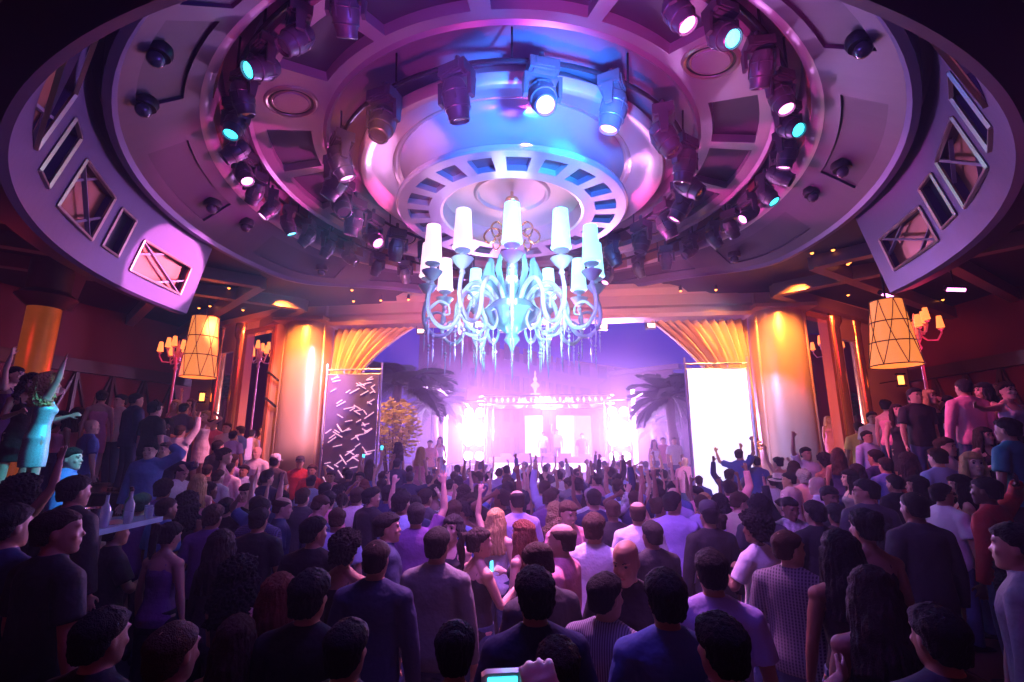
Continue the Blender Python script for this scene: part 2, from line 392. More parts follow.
# main ceiling round the dome with diamond beams
def ceil_mesh():
    mb = MB(); n = 96
    outer = []
    for i in range(n):
        A = 2*PI*i/n; c, s_ = math.sin(A), math.cos(A); k = 15/max(abs(c), abs(s_)*15/(5.0 if s_ > 0 else 15))
        outer.append((k*c, k*s_))
    vs = []; fs = []
    for i in range(n):
        A = 2*PI*i/n; p = Vector(warp(*(HM@Vector((5.8*math.sin(A), 5.8*math.cos(A), 6.12)))))
        q = HM@Vector((outer[i][0], outer[i][1], 6.30))
        vs += [p, q]
    for i in range(n):
        j = (i+1) % n; fs.append((2*i, 2*j, 2*j+1, 2*i+1))
    # add thickness upward
    m_ = len(vs); vs += [v+Vector((0, 0, .25)) for v in vs]; fs += [tuple(m_+x for x in f[::-1]) for f in fs]
    mb.add(vs, fs); return mb
ceil_mesh().build('ceiling', M_ceil, kind='structure')
mb = MB()
for s in (-1, 1):
    for i in range(-6, 9):
        # two families of diagonal beams crossing the side bays
        for k in (-1, 1):
            v0 = i*1.9; a = hb(s*6.0, v0, 6.02); b = hb(s*14.0, v0+k*8.0*.8, 6.12)
            if (HM.inverted()@a).y > 4.6: continue
            for seg in range(8):
                p = a.lerp(b, seg/8); q = a.lerp(b, (seg+1)/8)
                lp = HM.inverted()@q; lq = HM.inverted()@p
                if max(lp.y, lq.y) > 9.6 or (abs(lq.x) < 6.5 and math.hypot(lq.x, lq.y) < 5.9): continue
                mb.bar(p, q, .22, .30)
mb.build('ceiling_diagonal_beams', M_beam, kind='structure')
# side-bay ceilings beyond the dome (over the receding side walls)
for s in (-1, 1):
    mb = MB(); mb.box((s*13.2, 7.6, 6.42), (12.2, 5.4, .2), HM); mb.build('ceiling_side_bay', M_ceil, kind='structure')

# proscenium: header, rounded pillars, soffit
PV = 5.0
mb = MB()
prof = [(0, 5.75), (-.12, 5.72), (-.22, 5.80), (-.22, 5.95), (-.10, 6.05), (-.10, 6.35), (-.30, 6.48), (-.30, 6.62), (0, 6.68), (.6, 6.68), (.6, 5.75)]
rings = [[HM@Vector((u, PV+dv, z)) for dv, z in prof] for u in (-7.2, 7.2)]
mb.loft(rings); mb.build('wall_header', M_bronze, kind='structure')
mb = MB(); mb.box((0, PV+.35, 7.4), (15, .5, 1.5), HM); mb.build('wall_above_header', M_ceil, kind='structure')
for s in (-1, 1):
    mb = MB(); pts = []
    for i in range(17):
        a = PI*i/16; pts.append((s*(6.52)-s*.62*math.cos(a), PV-.48*math.sin(a)))
    pts += [(s*7.14, PV+.6), (s*5.9, PV+.6)]
    rings = [[HM@Vector((u, v, z)) for u, v in pts] for z in (0, 5.80)]
    mb.loft(rings); mb.build('wall_pillar', M_bronze, kind='structure')
    mb = MB()
    for u, r_ in ((7.10, .07), (5.93, .05)):
        mb.tube([hb(s*u, PV-.12, 0), hb(s*u, PV-.12, 6.3)], r_, 12)
    mb.box((s*6.52, PV-.1, 5.84), (1.5, 1.0, .10), HM); mb.box((s*6.52, PV-.1, .5), (1.45, 1.05, .9), HM)
    mb.build('trim_7' if s < 0 else 'trim_8', M_bronze, kind='structure')

# receding side walls with tall framed openings
def side(s):
    A = Vector((s*(7.15 if s < 0 else 6.95), PV+.1)); B = Vector((s*11.8, PV+(2.3 if s < 0 else 3.6))); L = (B-A).length; d = (B-A)/L; nrm = Vector((-d.y, d.x))
    def P(x, off, z):
        p = A+d*x+nrm*off; return HM@Vector((p.x, p.y, z))
    def slab(mb, x0, x1, z0, z1, t0=-.07, t1=.07):
        mb.loft([[P(x0, t0, z0), P(x0, t1, z0), P(x0, t1, z1), P(x0, t0, z1)], [P(x1, t0, z0), P(x1, t1, z0), P(x1, t1, z1), P(x1, t0, z1)]])
    o1, o2, cx = ((.62, 2.02), (2.75, 3.5), 2.38) if s < 0 else ((.35, 1.5), (2.25, 3.05), 1.9)
    top = 6.7
    mb = MB(); slab(mb, 0, o1[0], 0, top); slab(mb, o1[1], o2[0], 0, top); slab(mb, o2[1], L, 0, top); slab(mb, *o1, 5.75, top); slab(mb, *o2, 5.3, top)
    slab(mb, -.1, L, 6.15, 6.35, -.28, .28); slab(mb, -.1, L, 6.45, 6.52, -.2, .2)
    mb.build('wall_left_return' if s < 0 else 'wall_right_return', M_bronze, kind='structure')
    mb = MB()
    for x0, x1 in (o1,):
        for z0, z1, a, b in ((0.4, 5.82, x0-.1, x0+.05), (.4, 5.82, x1-.05, x1+.1), (5.74, 5.9, x0-.1, x1+.1), (.35, .47, x0-.08, x1+.08)):
            slab(mb, a, b, z0, z1, -.12, .12)
    mb.build('window_1' if s < 0 else 'window_2', mat('copper_frame', (.85, .35, .18), .25, .8), kind='structure')
    # round brass column between the openings
    mb = MB(); c = P(cx, 0, 0)
    mb.lathe([(.26, 0), (.26, .3), (.20, .36), (.20, 5.6), (.27, 5.75), (.27, 6.2)], 24, Matrix.Translation(c))
    c2 = P(o2[1]+.12, 0, 0); mb.lathe([(.22, 0), (.16, .3), (.16, 5.7), (.24, 6.2)], 20, Matrix.Translation(c2))
    mb.build('wall_column', M_gold, kind='structure')
    # two curved bracket arms on the first panel
    mb = MB()
    for z in (3.6, 4.35):
        mb.tube([P(.02, s*-.18, z-.2), P(o1[0]*.5, -s*.24, z), P(o1[0]-.1, -s*.22, z+.08)], .035, 8)
    mb.build('trim_9' if s < 0 else 'trim_10', M_black, kind='structure')
    return P
PL = side(-1); PR = side(1)

# outer side walls: red fabric with crossed lattice, dark soffit above
for s in (-1, 1):
    a = hb(s*12.0, 9.8); b = hb(s*13.4, -2); c = hb(s*11.0, -9)
    nm = 'wall_left' if s < 0 else 'wall_right'
    mb = MB()
    for p, q in ((a, b), (b, c)):
        mb.bar(p+Vector((0, 0, 3.2)), q+Vector((0, 0, 3.2)), .2, 6.4) if 0 else None
        d = (q-p).normalized(); nn = Vector((-d.y, d.x, 0))*.1
        mb.loft([[p+nn, p-nn, p-nn+Vector((0, 0, 6.5)), p+nn+Vector((0, 0, 6.5))], [q+nn, q-nn, q-nn+Vector((0, 0, 6.5)), q+nn+Vector((0, 0, 6.5))]])
    mb.build(nm, M_redwall, kind='structure')
    mb = MB(); d = (b-a)
    inn = Vector((-s*.14, 0, 0))
    for k in range(12):
        p = a.lerp(b, k/12)+inn; q = a.lerp(b, (k+1)/12)+inn
        mb.bar(p+Vector((0, 0, 1.2)), p+Vector((0, 0, 4.4)), .10)
        mb.bar(p+Vector((0, 0, 1.4)), q+Vector((0, 0, 4.4)), .06); mb.bar(q+Vector((0, 0, 1.4)), p+Vector((0, 0, 4.4)), .06)
    mb.bar(a+inn+Vector((0, 0, 4.5)), b+inn+Vector((0, 0, 4.5)), .3, .35); mb.bar(a+inn+Vector((0, 0, 1.1)), b+inn+Vector((0, 0, 1.1)), .3, .3)
    mb.build(nm+'_lattice', M_wood, kind='structure')
for s in (-1, 1):
    mb = MB(); mb.box((s*11.25, 10.8, 3.2), (4.6, .2, 6.4), HM); mb.build('wall_lounge_back', M_redwall, kind='structure')
mb = MB(); mb.box((0, -9.2, 3.4), (26, .3, 6.8), HM); mb.build('wall_back', M_redwall, kind='structure')

# terraces along both sides (raised tiers) with wooden fronts
T1 = .35; T2 = 1.5
def terrace(name, u0, u1, v0, v1, z, m=M_wood):
    mb = MB(); mb.box(((u0+u1)/2, (v0+v1)/2, z/2), (abs(u1-u0), v1-v0, z), HM)
    mb.box(((u0+u1)/2, (v0+v1)/2, z+.01), (abs(u1-u0)+.06, v1-v0+.06, .03), HM)
    mb.build(name, m, kind='structure')
TERR = {-1: [(5.6, 7.0, -7.6, 4.2, T1), (7.0, 12.6, -7.6, 6.0, T2)], 1: [(5.0, 6.3, -7.6, 4.2, T1), (6.3, 12.6, -7.6, 6.0, T2)]}
T1 = .40; T2 = 1.05
TERR = {-1: [(4.6, 6.4, -7.6, 3.2, T1), (6.4, 12.6, -7.6, 4.3, T2), (7.4, 12.6, 5.6, 10.5, T2)], 1: [(4.4, 6.2, -7.6, 3.2, T1), (6.2, 12.6, -7.6, 4.3, T2), (7.4, 12.6, 5.6, 10.5, T2)]}

for s in (-1, 1):
    for (u0, u1, v0, v1, z) in TERR[s]: terrace('floor_terrace', s*u0, s*u1, v0, v1, z)
def level(p):
    q = HM.inverted()@Vector((p[0], p[1], 0)); s = 1 if q.x > 0 else -1
    for (u0, u1, v0, v1, z) in TERR[s][::-1]:
        if u0 <= abs(q.x) <= u1 and v0 <= q.y <= v1: return z
    return 1.4 if abs(q.x) < 5.2 and 15.5 < q.y < 19.9 else 0.0

# curtains, gathered to the pillars
def curtain(s):
    name = 'stage_curtain'; n = 60; rows = 26; vs = []; fs = []
    for j in range(rows+1):
        t = j/rows; z = 5.70-4.9*t
        # inner edge sweeps from wide at the top towards the pillar at the tie (z~2.2)
        if z > 2.3: wdt = .42+ (2.0)*((z-2.3)/3.4)**2.8
        else: wdt = .42+.25*((2.3-z)/1.5)
        if s > 0 and z > 2.3: wdt = .45+2.1*((z-2.3)/3.4)**1.9
        for i in range(n+1):
            x = i/n; u = 5.85-wdt*x; dv = .10*math.sin(x*PI*2*11+t*1.5)*(1 if z > 2.5 else .6)+.03*math.sin(x*40+t*9)
            vs.append(HM@Vector((s*u, PV+.28+dv, z-.25*x*(1-t)*0)))
    for j in range(rows):
        for i in range(n):
            a = j*(n+1)+i; fs.append((a, a+1, a+n+2, a+n+1))
    mb = MB(); mb.add(vs, fs)
    o = mb.build(name, M_curtain, smooth=80)
    sm = o.modifiers.new('thick', 'SOLIDIFY'); sm.thickness = .02
    tag(o, 'gold stage curtain swept aside to the %s pillar' % ('pillar beside the patterned glass' if s < 0 else 'pillar beside the blank white screen'), 'curtain')
    o['label'] = 'pleated gold curtain gathered at the pillar beside the patterned screen' if s < 0 else 'pleated gold curtain gathered at the pillar beside the blank white screen'
    mb = MB()
    for k in range(12):
        a = k*PI/6; mb.tube([hb(s*5.62, PV+.05, 2.35), hb(s*(5.62+.2*math.cos(a)), PV+.0, 2.35+.2*math.sin(a))], [.02, .035], 6)
    mb.ball(tuple(hb(s*5.62, PV+.05, 2.35)), .09); mb.torus((0, 0, 0), .30, .035, 24, 6, Matrix.Translation(hb(s*5.62, PV+.28, 2.35)))
    mb.build('tieback_rosette', M_gold, o)
curtain(-1); curtain(1)

# ================================================================== LIGHT FITTINGS
def make_moving_head(label, group, loc, rz, tilt, lens, sc=1.0):
    t = thing('moving_head_light', label, 'stage light', loc, rz, group); t.scale = (sc,)*3
    if not MH:
        b = MB(); b.box((0, 0, -.09), (.32, .24, .13)); b.box((0, 0, -.165), (.24, .2, .03)); b.box((0, .125, -.09), (.2, .02, .08)); b.tube([(0, 0, -.02), (0, 0, .12)], .03); MH['base'] = b
        y = MB(); y.box((0, 0, -.195), (.36, .10, .035))
        for s in (-1, 1):
            y.loft([[(s*.185-.02, -.06, -.18), (s*.185+.02, -.06, -.18), (s*.185+.02, .06, -.18), (s*.185-.02, .06, -.18)], [(s*.185-.02, -.04, -.42), (s*.185+.02, -.04, -.42), (s*.185+.02, .04, -.42), (s*.185-.02, .04, -.42)]])
        MH['yoke'] = y
        h = MB(); h.lathe([(.03, .20), (.10, .19), (.13, .12), (.145, 0), (.14, -.08), (.115, -.16), (.115, -.22), (.10, -.23), (.095, -.20)], 20)
        h.torus((0, 0, .06), .138, .012, 20, 6); h.torus((0, 0, -.1), .135, .01, 20, 6)
        for k in range(6):
            a = k*PI/3; h.box((.13*math.cos(a), .13*math.sin(a), .03), (.03, .03, .14))
        MH['head'] = h
        l = MB(); l.lathe([(.0, -.205), (.05, -.212), (.09, -.20)], 18, cap=False); MH['lens'] = l
        for k, m in (('base', M_fix), ('yoke', M_fix), ('head', M_fix), ('lens', M_ledp)):
            o = MH[k].build('tmp_'+k, m); MH[k] = o.data; bpy.data.objects.remove(o)
    def part(nm, parent, m=None):
        o = bpy.data.objects.new(nm, MH[nm if nm != 'lens' else 'lens']); COL.objects.link(o); o.parent = parent
        if m: o.material_slots[0].link = 'OBJECT'; o.material_slots[0].material = m
        return o
    part('base', t); y = part('yoke', t); h = part('head', t); h.location = (0, 0, -.40); h.rotation_euler = (tilt, 0, 0)
    part('lens', h, lens)
    return t
MH = {}
MBY = []
# inner circular truss
mb = MB()
for zz, rr in ((6.95, 3.0), ): mb.torus((0, 0, 0), rr, .03, 96, 8)
for k in range(24):
    a = k*PI/12
    if k % 2 == 0: mb.tube([(3.0*math.cos(a), 3.0*math.sin(a), 0), (3.03*math.cos(a), 3.03*math.sin(a), .45)], .014, 6)
o = mb.build('circular_light_rail', M_black); o.location = (0, DY, 6.95); tag(o, 'black circular rail round the ceiling rose carrying the inner stage lights', 'light rail')
mb = MB(); mb.torus((0, 0, 0), 4.45, .03, 120, 8)
for k in range(28):
    a = k*2*PI/28; mb.tube([(4.45*math.cos(a), 4.45*math.sin(a), 0), (4.46*math.cos(a), 4.46*math.sin(a), .55)], .014, 6)
o = mb.build('circular_light_rail', M_black); o.location = (0, DY, 6.95); tag(o, 'black circular rail in the dome cove carrying the outer stage lights', 'light rail')

inner = [(-167, 'p'), (-146, 'p'), (-122, 'pl'), (-109, 'b'), (-97, 'p'), (-83, 'pl'), (-70, 'pl'), (-56, 'p'), (-40, 'p'), (173, 'pl'), (155, 'pl'), (136, 'o'), (120, 'o'), (108, 'o'), (94, 'pl'), (80, 'pl'), (64, 'o'), (48, 'o'), (30, 'o'), (-22, 'o'), (5, 'o')]
LN = {'p': M_ledoff, 'pl': M_ledp, 'b': M_ledb, 'o': M_ledoff}
WH = {'p': 'dark lens', 'pl': 'glowing pink lens', 'b': 'glowing cyan lens', 'o': 'dark lens'}
ORD = 'first second third fourth fifth sixth seventh eighth ninth tenth eleventh twelfth thirteenth fourteenth fifteenth sixteenth seventeenth eighteenth'.split()
def along(azs, az):
    s = -1 if az < 0 else 1; L = sorted(abs(a) for a in azs if (a < 0) == (az < 0)); return ORD[L.index(abs(az))], 'patterned screen' if s < 0 else 'white screen'
for i, (az, k) in enumerate(inner):
    A = R(az); loc = (3.0*math.sin(A), DY+3.0*math.cos(A), 6.93)
    lit = {'p': 'unlit', 'pl': 'pink-lit', 'b': 'cyan-lit', 'o': 'unlit'}[k]; n_, sd = along([q[0] for q in inner], az)
    make_moving_head('%s moving head light, inner rail, %s from the stage on the %s side' % (lit, n_, sd), 'inner rail stage lights', loc, -A+R(random.uniform(-40, 40)), R(random.uniform(15, 50))*(1 if i % 2 else -1), LN[k], 1.15)
outer = [-158, -149, -140, -131, -123, -114, -106, -98, -90, -82, -74, -66, -58, -48, -38, -26, 158, 150, 140, 131, 122, 113, 105, 97, 88, 80, 73, 64, 55, 45, 34, 22]
ok = 'bobobopbpbopopbopbopbpobppoopopo'
for i, az in enumerate(outer):
    A = R(az); r_ = 4.37; loc = (r_*math.sin(A), DY+r_*math.cos(A), 6.90); k = ok[i]
    if k == 'p': k = 'pl'
    lit = {'pl': 'pink-lit', 'b': 'cyan-lit', 'o': 'unlit'}[k]; n_, sd = along(outer, az)
    make_moving_head('%s moving head light, outer rail, %s from the stage on the %s side' % (lit, n_, sd), 'outer rail stage lights', loc, -A+R(random.uniform(-50, 50)), R(random.uniform(10, 55))*(1 if i % 3 else -1), LN[k], .92)

# globe downlights on the outer ring
gl = [(-144, 5.28), (-133, 5.28), (-102, 5.1), (-92, 5.0), (-66, 5.1), (134, 5.28), (103, 5.1), (93, 5.0), (150, 5.28), (64, 5.1)]
proto = None
for az, r_ in gl:
    A = R(az)+HA; t = (r_-4.78)/.72; z = 6.62-.57*t
    loc = (r_*math.sin(A), DY+r_*math.cos(A), z-.03)
    side_ = 'patterned screen' if az < 0 else 'white screen'
    lab = 'small dark globe downlight on the dome ring, side of the '+side_
    if proto is None:
        proto = thing('globe_downlight', lab, 'ceiling light', loc, 0, 'dome globe lights by the '+side_)
        b = MB(); b.lathe([(.13, .08), (.14, .02), (.12, -.03), (.10, -.02)], 20); b.build('housing', M_black, proto)
        b = MB(); b.ball((0, 0, -.07), .085); b.build('globe', M_ledoff, proto)
    else: dup(proto, loc, (0, 0, 0), lab, 'dome globe lights by the '+side_)

# small spots in the side ceilings
gsp = []
for (x, y) in ((192, 259), (222, 296), (234, 302), (243, 310), (210, 306), (199, 308), (229, 288), (226, 251), (352, 290), (240, 297)):
    gsp.append((x, y, -1))
for (x, y) in ((848, 264), (840, 253), (833, 250), (822, 264), (848, 295), (812, 253), (1000, 300), (944, 306), (930, 306), (954, 288), (850, 262)):
    gsp.append((x, y, 1))
ps = None
for x, y, s in gsp:
    d = ray(x, y); tt = (6.10-CAM_H)/d.z; loc = d*tt+Vector((0, 0, CAM_H))
    if loc.y > 17.5: loc = at(x, y, 15)
    loc.z = 6.12 if (HM.inverted()@loc).y < 4.7 else 6.30
    lab = 'tiny amber downlight between the ceiling beams, side of the '+('patterned screen' if s < 0 else 'white screen')
    if ps is None:
        ps = thing('ceiling_downlight', lab, 'ceiling light', loc, 0, 'amber downlights, patterned screen side')
        b = MB(); b.lathe([(.06, .03), (.065, -.02), (.05, -.02)], 14); b.build('trim_ring', M_black, ps)
        b = MB(); b.ball((0, 0, -.015), .035, 10, 6); b.build('bulb', M_sconce, ps)
    else: dup(ps, loc, None, lab, 'amber downlights, %s screen side' % ('patterned' if s < 0 else 'white'))

# bar-like pink can lights under the side ceilings
def can_light(loc, rz, label):
    t = thing('can_spotlight', label, 'spotlight', loc, rz)
    b = MB(); b.tube([(0, 0, 0), (0, 0, .5)], .012, 6); b.tube([(-.16, 0, 0), (.16, 0, -.05)], .05, 10); b.build('body', M_black, t)
    b = MB(); b.tube([(-.13, -.03, -.045), (.15, -.03, -.085)], .035, 10); b.build('lens', M_ledp, t)
can_light(at(885, 273+20, 9.5), R(20), 'pink bar spotlight under the ceiling near the drum lamp and tall candelabra')
can_light(at(954, 287, 9.0), R(-20), 'slim pink bar spotlight hung in the dark bay above the pink shirt man')
can_light(at(240, 295, 13.2), 0, 'pink bar spotlight beside the receding panelled wall, above the drum lamp')

# header downlights over the curtains
ph = None
for i, u in enumerate((-6.6, -5.0, -4.2, -3.4, 4.0, 4.9, 6.6)):
    loc = hb(u, PV-.42, 6.42); lab = 'small brass spotlight on the stage header above the %s curtain' % ('patterned screen' if u < 0 else 'white screen')
    if ph is None:
        ph = thing('header_spotlight', lab, 'spotlight', loc, 0, 'header spots over the patterned screen')
        b = MB(); b.tube([(0, 0, .06), (0, 0, -.08)], [.03, .05], 12); b.tube([(0, .12, .05), (0, 0, .05)], .012, 6); b.build('housing', M_black, ph)
        b = MB(); b.ball((0, 0, -.085), .035, 10, 6); b.build('bulb', M_sconce, ph)
    else: dup(ph, loc, None, lab, 'header spots over the %s screen' % ('patterned' if u < 0 else 'white'))
# boxy lights hung under the header soffit
pb = None
for u in (-3.2, -2.0, -.8, .55, 2.0, 3.3):
    loc = hb(u, PV+.3, 5.62)
    if pb is None:
        pb = thing('soffit_floodlight', 'small box floodlight hanging under the stage header', 'floodlight', loc, 0, 'box floodlights under the header')
        b = MB(); b.box((0, 0, -.05), (.26, .18, .16)); b.tube([(-.15, 0, .12), (-.15, 0, -.05)], .01, 6); b.tube([(.15, 0, .12), (.15, 0, -.05)], .01, 6); b.build('housing', M_fix, pb)
        b = MB(); b.box((0, -.092, -.05), (.2, .01, .11)); b.build('lens', mat('amber_lens', (1, .7, .5), .3, emit=(1, .5, .45), es=5), pb)
    else: dup(pb, loc)

# ================================================================== THE CHANDELIER
M_glass = mat('chandelier_glass', (.70, .97, 1), .12, 0, trans=.25, coat=.6)
M_cshade = mat('chandelier_shade', (.75, .95, 1), .4, emit=(.28, .80, 1), es=1.8)
M_cshadeP = mat('chandelier_shade_warm', (1, .9, .95), .4, emit=(1, .60, .80), es=1.5)
ch = thing('chandelier', 'huge glass chandelier with twelve candle shades under the ceiling rose', 'chandelier', (0, DY, 0))
b = MB(); b.tube([(0, 0, 6.88), (0, 0, 5.2)], .03, 10); b.ball((0, 0, 6.70), (.13, .13, .09), 18, 9)
for k in range(8):
    a = k*PI/4; c, s_ = math.cos(a), math.sin(a)
    b.tube(curve([(r_*c, r_*s_, z) for r_, z in ((.06, 6.0), (.2, 6.12), (.38, 6.16), (.5, 6.02), (.42, 5.88), (.3, 5.95), (.34, 6.05))]), .018, 6)
b.build('stem', M_gold, ch)
b = MB(); b.lathe([(.05, 5.6), (.12, 5.45), (.09, 5.25), (.22, 5.05), (.16, 4.9), (.4, 4.72), (.52, 4.6), (.42, 4.42), (.2, 4.30), (.1, 4.22), (.14, 4.12), (.06, 4.02), (.02, 3.9)], 28)
for k in range(12):
    a = k*PI/6; c, s_ = math.cos(a), math.sin(a)
    b.tube([(r_*c, r_*s_, z) for r_, z in ((.15, 4.75), (.32, 4.95), (.45, 5.25), (.40, 5.5), (.34, 5.42))], [(.03, .09), (.03, .12), (.03, .1), (.025, .05), .01], 8)
b.build('glass_body', mat('chandelier_bowl_glass', (.35, .80, .88), .1, 0, trans=.5, coat=.6), ch)
arm = MB(); arm.tube(curve([(.2, 0, 4.62), (.42, 0, 4.95), (.72, 0, 5.02), (.93, 0, 4.78), (.98, 0, 4.45), (1.12, 0, 4.22), (1.33, 0, 4.2), (1.5, 0, 4.4), (1.52, 0, 4.65), (1.47, 0, 4.85)]), taper(.045, .032, 46), 10)
arm.tube(curve([(.98, 0, 4.5), (.8, 0, 4.25), (.6, 0, 4.2), (.48, 0, 4.36), (.55, 0, 4.52), (.66, 0, 4.48)]), taper(.035, .014, 26), 8)
arm.tube(curve([(1.5, 0, 4.45), (1.34, 0, 4.6), (1.18, 0, 4.56), (1.16, 0, 4.42), (1.26, 0, 4.40)]), taper(.028, .012, 21), 8)
cup = MB(); cup.lathe([(.02, 4.82), (.05, 4.86), (.03, 4.92), (.10, 4.98), (.17, 5.08), (.15, 5.08), (.04, 5.02), (.04, 5.16), (.12, 5.20), (.12, 5.22), (.02, 5.22)], 18)
shd = MB(); shd.lathe([(.145, 5.24), (.15, 5.26), (.115, 5.86), (.10, 5.86), (.0, 5.84)], 20)
shd.torus((0, 0, 5.26), .15, .012, 20, 6)
drop = MB(); drop.tube([(0, 0, 0), (0, 0, -.12)], .006, 5)
for zz, rr in ((-.14, .03), (-.21, .022), (-.27, .018)): drop.lathe([(0.004, zz+.03), (rr, zz), (.004, zz-.035)], 8)
drop.lathe([(.004, -.29), (.018, -.36), (.012, -.46), (.002, -.56)], 8)
am = arm.build('arm', M_glass, ch); cm = None
pa = []
for k in range(12):
    a = k*PI/6-PI/2
    if k == 0: o = am
    else: o = am.copy(); COL.objects.link(o); o.parent = ch
    o.rotation_euler = (0, 0, a)
    if k == 0:
        c0 = cup.build('cup', M_glass, ch); c0.location = (1.47, 0, 0); s0 = shd.build('candle_shade', M_cshade, ch); d0 = drop.build('crystal_drop', M_glass, ch); d0m = [(1.42, 4.2), (1.05, 4.25), (.6, 4.2), (1.5, 4.5)]
        base_c, base_s, base_d = c0, s0, d0
        c_, s__, dr = c0, s0, d0
    else:
        c_ = base_c.copy(); COL.objects.link(c_); s__ = base_s.copy(); COL.objects.link(s__); c_.parent = s__.parent = ch
    c_.location = s__.location = (1.47*math.cos(a), 1.47*math.sin(a), 0)
    if k % 12 in (9, 10, 11, 8):
        s__.material_slots[0].link = 'OBJECT'; s__.material_slots[0].material = M_cshadeP
    for q, (r_, z) in enumerate(d0m):
        if k == 0 and q == 0: dd = d0
        else: dd = base_d.copy(); COL.objects.link(dd); dd.parent = ch
        dd.location = (r_*math.cos(a), r_*math.sin(a), z-.04)
dd = base_d.copy(); COL.objects.link(dd); dd.parent = ch; dd.location = (0, 0, 3.92)

# ================================================================== DRUM LAMPS, CANDELABRA, COLUMN
def drum_lamp(px, py, Y, label, h=1.35, r0=.30, r1=.42):
    c = at(px, py, Y)
    t = thing('drum_lamp', label, 'pendant lamp', c)
    b = MB(); b.lathe([(r0, h/2), (r0-.02, h/2), (r1-.02, -h/2), (r1, -h/2), (r0, h/2)], 32, cap=False); b.build('shade', mat('drum_shade', (.9, .5, .22), .6, emit=(1, .26, .05), es=1.0), t)
    b = MB()
    for z in (-.5, -.15, .16, .5):
        b.torus((0, 0, z*h), r0+(r1-r0)*(.5-z)+.01, .012, 32, 6)
    for k in range(7):
        a = k*2*PI/7; a2 = a+.9; f_ = lambda z: r0+(r1-r0)*(.5-z)+.01
        b.tube([(f_(z)*math.cos(a+(a2-a)*(z+.5)), f_(z)*math.sin(a+(a2-a)*(z+.5)), z*h) for z in (-.5, -.3, -.1, .1, .3, .5)], .008, 5)
        b.tube([(f_(z)*math.cos(a2-(a2-a)*(z+.5)), f_(z)*math.sin(a2-(a2-a)*(z+.5)), z*h) for z in (-.5, -.3, -.1, .1, .3, .5)], .008, 5)
    b.build('wire_cage', M_wood, t)
    b = MB(); b.tube([(0, 0, h/2), (0, 0, 6.20-c.z)], .02, 8); b.build('stem', M_black, t)
drum_lamp(202, 347, 12.0, 'orange drum lamp in a wire cage before the wall left of the patterned screen'.replace(' left of', ' next to'), 1.55, .30, .40)
drum_lamp(891, 333, 9.2, 'amber drum lamp in a wire cage beside the tall pink candelabra', 1.30, .26, .42)
M_orsh = mat('orange_lampshade', (.9, .35, .1), .6, emit=(1, .22, .05), es=2.0)
M_pinkmetal = mat('candelabra_enamel', (.75, .35, .45), .3, .3)
cproto = None
def candelabrum(px, py, Y, label, zbase):
    global cproto
    c = at(px, py, Y); H_ = c.z-zbase
    t = thing('candelabrum', label, 'floor lamp', (c.x, c.y, zbase))
    b = MB(); b.lathe([(.22, 0), (.22, .04), (.05, .1), (.03, .3), (.03, H_-.35), (.06, H_-.3), (.03, H_-.2), (.07, H_-.1), (.10, H_), (.04, H_+.12), (.05, H_+.25), (.01, H_+.5)], 14); b.build('pole', M_pinkmetal, t)
    for k in range(8):
        a = k*PI/4+.2; r_ = .42 if k % 2 else .26; z0 = H_+(.0 if k % 2 else .18)
        b = MB(); b.tube([(q*math.cos(a), q*math.sin(a), z0+z) for q, z in ((.04, 0), (r_*.4, -.14), (r_*.8, -.15), (r_, 0), (r_, .06))], .02, 7); b.lathe([(.01, 0), (.06, .04), (.01, .06)], 10, Matrix.Translation((r_*math.cos(a), r_*math.sin(a), z0+.04))); b.build('arm', M_pinkmetal, t)
        b = MB(); b.lathe([(.075, 0), (.045, .26)], 12, Matrix.Translation((r_*math.cos(a), r_*math.sin(a), z0+.12))); b.build('lamp_shade', M_orsh, t)
candelabrum(917, 335, 10.5, 'tall pink candelabrum with orange shades right beside the amber drum lamp'.replace('right ', ''), T2)
candelabrum(177, 358, 13.0, 'tall pink candelabrum with orange shades in front of the red lattice wall', T2)
candelabrum(828, 352, 16.0, 'candelabrum seen through the copper framed opening near the white screen', 0)
candelabrum(259, 358, 16.0, 'candelabrum seen through the copper framed opening near the patterned screen', 0)
# golden column at the far side; shaft emission stands in for torchlight on it
c = at(33, 365, 9.5); t = thing('torch_column', 'golden column with painted glow and a flared dark capital by the podium dancers', 'column', (c.x, c.y, T2))
b = MB(); b.lathe([(.34, 0), (.34, .1), (.27, .2), (.27, 4.05)], 28); b.build('shaft', mat('gold_painted_glow', (.55, .20, .05), .3, .6, emit=(1, .2, .02), es=.14, vary=.4, bscale=3), t)
b = MB(); b.lathe([(.27, 4.05), (.42, 4.2), (.50, 4.28), (.42, 4.35), (.36, 4.4), (.36, 5.05)], 28); b.build('capital', M_wood, t)

# wall sconces glowing on the red wall
for (px, py, Y, lab) in ((202, 397, 15.5, 'small amber wall lamp glowing behind the floor candelabrum'), (901, 380, 13.5, 'small amber wall lamp glowing behind the black shirt dancers')):
    c = at(px, py, Y); t = thing('wall_lamp', lab, 'wall lamp', c)
    b = MB(); b.box((0, 0, 0), (.11, .08, .24)); b.build('lamp_glass', M_sconce, t)
    b = MB(); b.box((0, 0, .17), (.2, .14, .03)); b.box((0, 0, -.17), (.2, .14, .03)); b.tube([(0, .05, 0), (0, 1.0, 0)], .015, 6); b.build('bracket', M_black, t)

# ================================================================== OUTSIDE: STAGE, SCREENS, PALMS, HOTEL
M_white = mat('white_screen_cloth', (.85, .85, .9), .6, emit=(.70, .66, 1), es=1.5)
M_rod = mat('screen_rod', (.45, .4, .6), .35, .6)
